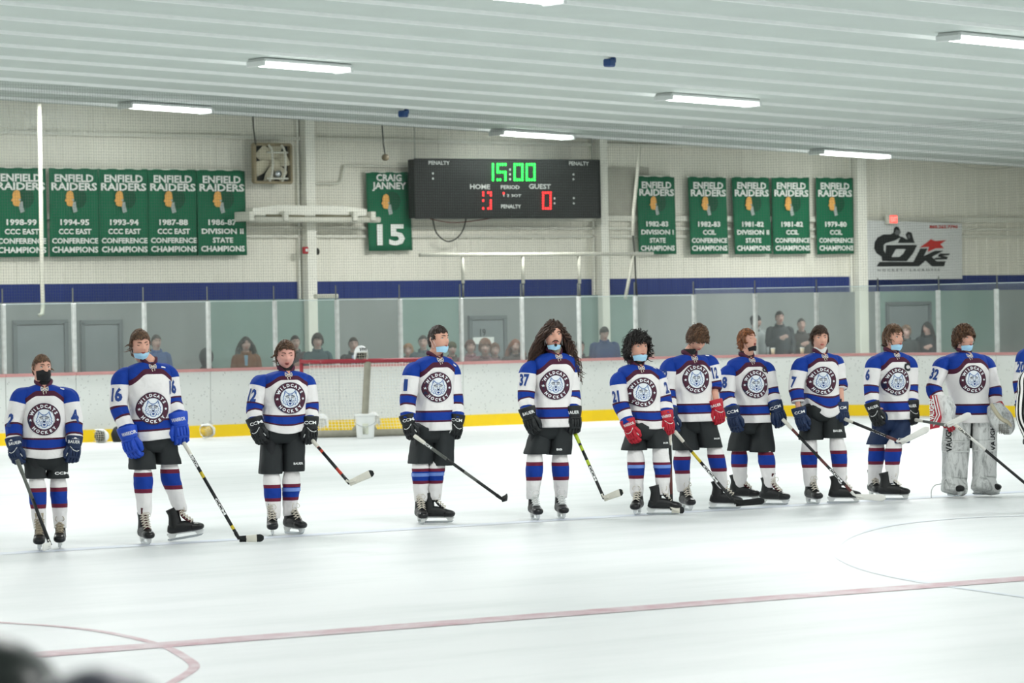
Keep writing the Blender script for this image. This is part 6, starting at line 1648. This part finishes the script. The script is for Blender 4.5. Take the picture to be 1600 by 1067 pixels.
# sticks --------------------------------------------------------------------
def stk(pk, lab, top, heel, toe, cols, bcols, dt=None, dh=0, dtoe=None, letters=None, ground_it=True, up=None, butt=M_TAPEW, **kw):
    o = OUT.get(pk)
    D = o[6] if o else ground(*SP[pk]['ref']).y
    T = at_y(*top, D + (dt if dt is not None else -.25)); Hh = at_y(*heel, D + dh); Tt = at_y(*toe, D + (dh if dtoe is None else dtoe))
    for q in (Hh, Tt):
        if q.z < .035: 
            g_ = ground(*project(q)); q.z = .035
    return make_stick(lab, T, Hh, Tt, cols, bcols, letters=letters, up=up, butt=butt, **kw)
YL = mat('stick_yellow', 'c9b32a', .35); RD = mat('stick_red', 'c23a26', .35); MR = mat('stick_maroon', '5d2e2c', .35); LG = mat('stick_lime', 'a8bd2c', .35)
stk('p42', 'grey to black stick slanting across the leftmost player legs', (27.5, 720), (79, 852), (64, 857), [(0, M_STG), (.45, M_STK)], [(0, M_STKW)], dt=-.30, dh=-.32, dtoe=-.5, butt=M_STG)
stk('p16', 'black stick with yellow flecks planted right of number 16', (288, 693), (374, 848), (412, 849), [(0, M_STK), (.30, YL), (.36, M_STK), (.86, YL), (.90, M_STK)], [(0, M_TAPEB), (.28, M_TAPEW), (.66, M_TAPEB)], dt=-.05, dh=-.25, letters=[('CCM', .66, .16, M_WPRINT), ('RIBCOR', .18, .13, M_WPRINT)])
stk('p12', 'short-looking black stick with red bands and white taped blade, held off the ice', (489, 689), (546, 755), (583, 739), [(0, M_TAPEW), (.10, RD), (.16, M_STK), (.22, RD), (.28, M_STK), (.66, RD), (.80, M_STK)], [(0, M_TAPEW), (.82, M_TAPEB)], dt=-.12, dh=-.75, dtoe=-.8)
stk('p1', 'black and silver stick slanting right before the goal, end-on blade', (649, 682), (785, 780), (797, 777), [(0, M_STK), (.05, M_STG), (.35, M_STK), (.55, M_STG), (.7, M_STK)], [(0, M_TAPEB)], dt=-.45, dh=.15, dtoe=.42, letters=[('CCM', .13, .12, M_WPRINT)])
stk('p37', 'black and lime stick of the long-haired player', (898, 676), (944, 779), (971, 769), [(0, LG), (.13, M_STK), (.20, LG), (.28, M_STK), (.42, LG), (.5, M_STK)], [(0, M_TAPEW), (.85, M_TAPEB)], dt=.0, dh=-.35, dtoe=-.5, letters=[('CCM', .62, .16, M_WPRINT)], butt=LG)
stk('p21', 'maroon and black stick held upright between number 21 and his neighbour', (1046.5, 676), (1049.5, 797), (1069, 799), [(0, M_STK), (.4, MR), (.8, M_STK)], [(0, M_TAPEW), (.62, M_TAPEB)], dt=.0, dh=-.2)
stk('p12b', 'black and yellow stick with curved black blade, slanting across two players', (1055, 675), (1150, 787), (1193, 783), [(0, M_STK), (.28, YL), (.42, M_STK), (.60, M_STG), (.64, M_STK)], [(0, M_TAPEB)], dt=-.35, dh=-.45, dtoe=-.55, letters=[('CCM', .58, .2, M_WPRINT)], up=Vector((.35, 0, 1)))
stk('p28', 'black and red stick from the navy glove down to the skates of number 7', (1224, 656), (1338, 776), (1384, 779), [(0, MR), (.2, M_STK), (.5, MR), (.6, M_STK), (.85, MR), (.93, M_STK)], [(0, M_STKW)], dt=-.15, dh=-.35, letters=[('CCM', .72, .17, M_WPRINT)])
stk('p7', 'black stick with reddish end held out low across the captain shorts', (1321, 655), (1408, 691), (1450, 670), [(0, M_STK), (.75, MR)], [(0, M_STKW)], dt=-.10, dh=-.75, dtoe=-.9, letters=[('BAUER', .6, .2, M_WPRINT)])
stk('p6', 'stick held level by the captain, white taped blade before the goalie pads', (1431, 656), (1480, 664.5), (1517, 648), [(0, M_TAPEW), (.25, M_STG)], [(0, M_STKW)], dt=-.1, dh=-.85, dtoe=-.9)
stk('p32', 'thin black and white stick crossing the goalie pads and leaving the frame', (1489, 661), (1622, 772), (1650, 774), [(0, M_STKW), (.38, M_STK)], [(0, M_TAPEB)], dt=-.45, dh=-.5, letters=[('CALIBER', .14, .16, M_BLACK)])

# gloves and gear in the pile by the boards
def loose_glove(px, py, color, lab, ang, z=.09):
    P0 = gz(px, py, z); r = empty('hockey_glove', P0, 0, label=lab, category='glove', group='gloves lying by the boards')
    a = Vector((math.cos(ang), -.2, math.sin(ang) * .5))
    make_glove(r, P0 - a * .1 + Vector((0, 0, .04)), P0 + a * .1, Vector((0, -.5, 1)), Vector((0, -1, 0)), color, None, M_WPLAST, 1.0, .8, name='cuff_and_palm')
    return r
loose_glove(752, 664, 'black', 'black hockey glove at the left end of the pile by the boards', .4)
loose_glove(757, 664.5, 'black', 'second black glove lying against the white helmet in the pile', 2.6, .08)

# spectators --------------------------------------------------------------------
M_JEAN = mat('spectator_trousers', '23272c', .8)
def spectator(px, top, v, hyaw, hairst, hcol, jacket, lab, build=1.0, heart=False, fore=None, hpit=0, hscale=1.0, scarf=None, hood=False, cap=None, helmet=None, back=False, grp='spectators behind the glass'):
    p = on_v(px, top, v); H = p.z; X, Y = p.x, p.y
    root = empty('person', Vector((X, Y, 0)), 0, label=lab, category='person', group=grp)
    hm = head_frame(None, hyaw, hpit); hs = .97 * hscale; hc = Vector((X, Y, H - .125 * hs)); S = hs
    nb = Vector((X, Y + .02, H - .285 * S)); yb = hyaw * .4 if not back else 180; F = Vector((math.sin(R(yb)), -math.cos(R(yb)), 0)); sd_ = Vector((math.cos(R(yb)), math.sin(R(yb)), 0))
    if back: sd_ = Vector((1, 0, 0))
    sh = .175 * build; J = {'F': F, 'neck': nb}
    hipz = nb.z * .60 ; an = .08
    for sdn, sg in (('L', -1), ('R', 1)):
        J['sh' + sdn] = nb + sd_ * sg * sh * .94 + Vector((0, 0, -.075)); J['el' + sdn] = J['sh' + sdn] + sd_ * sg * .05 + F * .02 + Vector((0, 0, -.27)); J['wr' + sdn] = J['el' + sdn] + F * .16 - sd_ * sg * .03 + Vector((0, 0, -.17))
        J['hip' + sdn] = Vector((X, Y, hipz)) + sd_ * sg * .09; J['kn' + sdn] = Vector((X, Y, hipz * .52)) + sd_ * sg * .1; J['an' + sdn] = Vector((X, Y, an + .02)) + sd_ * sg * .11
    hnds = []
    if heart:
        J['wrL'] = nb + Vector((-.02, 0, -.22)) + F * .17 ; J['elL'] = J['shL'] + Vector((-.04, 0, -.25)) + F * .05
        hnds.append((J['wrL'], Vector((.95, -.1, .28)), F, 1, 1.0, .15))
        hnds.append((J['wrR'], Vector((0, 0, -1)), F, -1, 1.0, .5))
    else:
        for sdn, sg in (('L', 1), ('R', -1)): hnds.append((J['wr' + sdn], (J['wr' + sdn] - J['el' + sdn]) + Vector((0, 0, -.1)), F, sg, 1.0, .5))
    me = make_body(J, hm, hc, .013, M_SKIN3, 0, hnds, hs)
    o = bpy.data.objects.new('body', me); col.objects.link(o); o.parent = root; o.matrix_parent_inverse = root_inv(root)
    jm_ = MB(); f = foldnoise(px * .3, .010); sb = sh
    jm_.tube([Vector((X, Y, hipz - .02)), Vector((X, Y, hipz + .1)), nb.lerp(Vector((X, Y, hipz)), .5), nb + Vector((0, 0, -.16)), nb + Vector((0, 0, -.075)), nb + Vector((0, 0, -.03)), nb + Vector((0, 0, .02))], [(.19 * build, .13 * build), (.185 * build, .13 * build), (sb, .125 * build), (sb * 1.12, .12), (sb * 1.06, .105), (sb * .74, .085), (.065, .065)], 26, front=F, ex=2.4, k=3, disp=f)
    for sdn in 'LR':
        a, b_, c = J['sh' + sdn], J['el' + sdn], J['wr' + sdn]
        jm_.tube([a.lerp(nb, .35) - Vector((0, 0, .02)), a, a.lerp(b_, .5), b_, b_.lerp(c, .6), c], [.05, .072, .066, .058, .050, .044], 16, front=F, k=3, disp=f)
    jo = jm_.build('jacket', mat('jacket_' + jacket, jacket, .8, var=.2, scale=5), root)
    cb = MB(); cb.tube([nb + F * (.075 * math.cos(a)) + sd_ * (.075 * math.sin(a)) + Vector((0, 0, .015 - .02 * math.cos(a))) for a in [i * math.pi / 6 for i in range(13)]], [(.018, .028)], 8, front=Vector((0, 0, 1)), k=1); cb.build('jacket_collar', mat('jacket_' + jacket, jacket, .8), jo)
    tm = MB(); tm.tube([Vector((X, Y, hipz + .05)), Vector((X, Y, hipz - .08))], [(.165, .12)], 20, front=F, ex=2.5)
    for sdn in 'LR': tm.tube([J['hip' + sdn], J['kn' + sdn], J['an' + sdn]], [.092, .072, .055], 14, front=F, k=3)
    tm.build('trousers', M_JEAN, root)
    for sdn in 'LR':
        sm_ = MB(); a = J['an' + sdn]; sm_.tube([a + F * -.06 + Vector((0, 0, -.055)), a + F * .02 + Vector((0, 0, -.05)), a + F * .13 + Vector((0, 0, -.065)), a + F * .17 + Vector((0, 0, -.07))], [(.035, .035), (.045, .045), (.042, .03), (.02, .015)], 12, front=Vector((0, 0, 1)), k=3); sm_.build('shoe', M_BOOT, root)
    if scarf:
        vm = [(-.03, .05), (.03, .05), (.022, -.12), (-.022, -.12)]; decal('shirt_front', vm, [(0, 1, 2, 3)], None, mat('shirt_' + scarf, scarf, .8), nb + Vector((0, 0, -.08)) + F * .1, F, jo, [bvh_of(jm_)], .006)
    if not back or not hood: face_parts(root, hm, hc, False, hcol, True, 0, hs)
    if helmet is None and not hood: hair(root, hm, hc, hairst, hcol, hs, int(px))
    if hood:
        hb = MB(); hb.ellip(hc + Vector((0, .01, -.01)), (.12, .125, .15), 24, 14); hb.build('hood', mat('jacket_' + jacket, jacket, .8), jo)
    if cap:
        kb = MB(); kb.ellip(hc + hm @ Vector((0, -.01, .045)), (.088, .108, .085), 20, 10, 0, hm); kb.build('knit_hat', mat('hat_' + cap, cap, .85), root)
    if helmet:
        hl = make_helmet(mat('helmet_' + jacket, jacket, .3), M_BLACK, M_CAGE, lab + ' helmet', hc, 0, None, False, s=1.08)
        for k_ in ('label', 'category', 'group'): del hl[k_]
        # worn helmet becomes part of the person
        for ch in [c for c in bpy.data.objects if c.parent == hl]:
            ch.data = ch.data.copy(); ch.data.transform(Matrix.Translation(hc + Vector((0, 0, -.105))) @ Matrix.Rotation(R(hyaw), 4, 'Z'))
            ch.parent = root; ch.matrix_parent_inverse = root_inv(root); ch.name = 'helmet_' + ch.name.split('.')[0]
        bpy.data.objects.remove(hl)
    return root
VS = 48.6
sg_ = [
 (244, 523, VS, 25, 'short', '2b221d', '2c4a7c', 'man in blue jacket behind the glass right of number 16', dict(scarf=None)),
 (322, 545, VS, 200, 'short', '1d1a18', '23262b', 'hunched figure in a dark hood behind the glass, left part', dict(hood=True, back=False, build=1.15)),
 (384, 526, VS, 10, 'longs', '251c19', '6b4424', 'dark-haired woman in brown jacket behind the glass', dict(scarf='6f8fa0')),
 (461, 524, VS+.4, 15, 'short', '241c1a', '2e262c', 'dark-haired man in dark jacket just right of the stocky player head', dict(heart=True)),
 (496, 522, VS-.5, 8, 'curly', '2b211d', '2f4a50', 'spectator in teal green jacket above the left goal corner', dict()),
 (552, 527, VS, 10, 'short', '2f221d', '23252b', 'young man in black coat with pale shirt behind the goal', dict(scarf='8d97b0')),
 (638, 537, VS+.6, -10, 'wavy', '7a5a3c', '4a3030', 'blond low figure left of the player before the goal', dict(hscale=.95)),
 (661, 524, VS, 0, 'short', '231d1b', '34464c', 'dark-haired spectator partly hidden behind the player before the goal', dict()),
 (706, 534, VS+.5, 10, 'crop', '3a3420', '3f3a38', 'spectator with dark cap right of the player before the goal', dict(cap='454025')),
 (735, 531, VS, 5, 'wavy', '4b2c22', '6d4a50', 'reddish-haired woman in pink top below the number 19 door, left one', dict()),
 (758, 530, VS-.9, 0, 'curly', '6b4c3c', '5a4446', 'broad curly-haired figure below the number 19 door, middle one', dict(build=1.2, hscale=1.15)),
 (773, 536, VS+.3, 8, 'wavy', '5b4032', '2f3133', 'spectator in dark grey below the number 19 door, right one', dict()),
 (805, 530, VS-.6, 0, 'longs', '70432c', '3a3533', 'red-haired woman just left of the long-haired player', dict()),
 (906, 532, VS, 20, 'short', '1c1918', '2a2c2e', 'dark figure half hidden behind a glass support', dict()),
 (944, 510, VS, 20, 'short', '2a211d', '223a66', 'man in blue jacket looking down, behind the glass', dict(hpit=-25, build=1.15)),
 (1016, 545, VS, 20, 'short', '1c1918', '2c3c5e', 'dark spectator mostly hidden behind number 21 hair', dict()),
 (1181, 492, VS, 60, 'short', '221c1a', '8f9494', 'spectator in pale jacket and black knit hat behind a glass support', dict(cap='202225')),
 (1218, 486, VS-.5, 10, 'short', '1f1a18', '25282b', 'tall man in dark coat with his hand on his heart', dict(heart=True, build=1.1)),
 (1252, 497, VS+.4, 5, 'crop', '2d2320', '3a3433', 'shorter man in brown coat with his hand on his heart', dict(heart=True)),
 (1416, 508, VS-.5, -20, 'wavy', '5b4534', '2b2f2f', 'spectator half hidden behind the captain head', dict()),
 (1449, 503, VS+.3, -50, 'longs', '1e1917', '25292c', 'woman with long dark hair and hand on her chest, right part', dict(heart=True)),
]
for a in sg_: spectator(*a[:8], **a[8])
# two blurred helmeted players on the near bench
def bench_player(px, top, Y, lab, jc, hyaw):
    p = at_y(px, top, Y); g = dict(helmet=True, build=1.15, grp='blurred helmeted figures in the near left corner')
    v = to_uv(p)[1]; return spectator(px, top, v, hyaw, 'short', '1a1a1a', jc, lab, **g)
bench_player(-32, 998, 5.0, 'blurred figure in dark helmet filling the bottom left corner', '262d2a', 150)
bench_player(150, 1052, 4.1, 'blurred top of a second helmet at the bottom edge', '3c3950', 190)
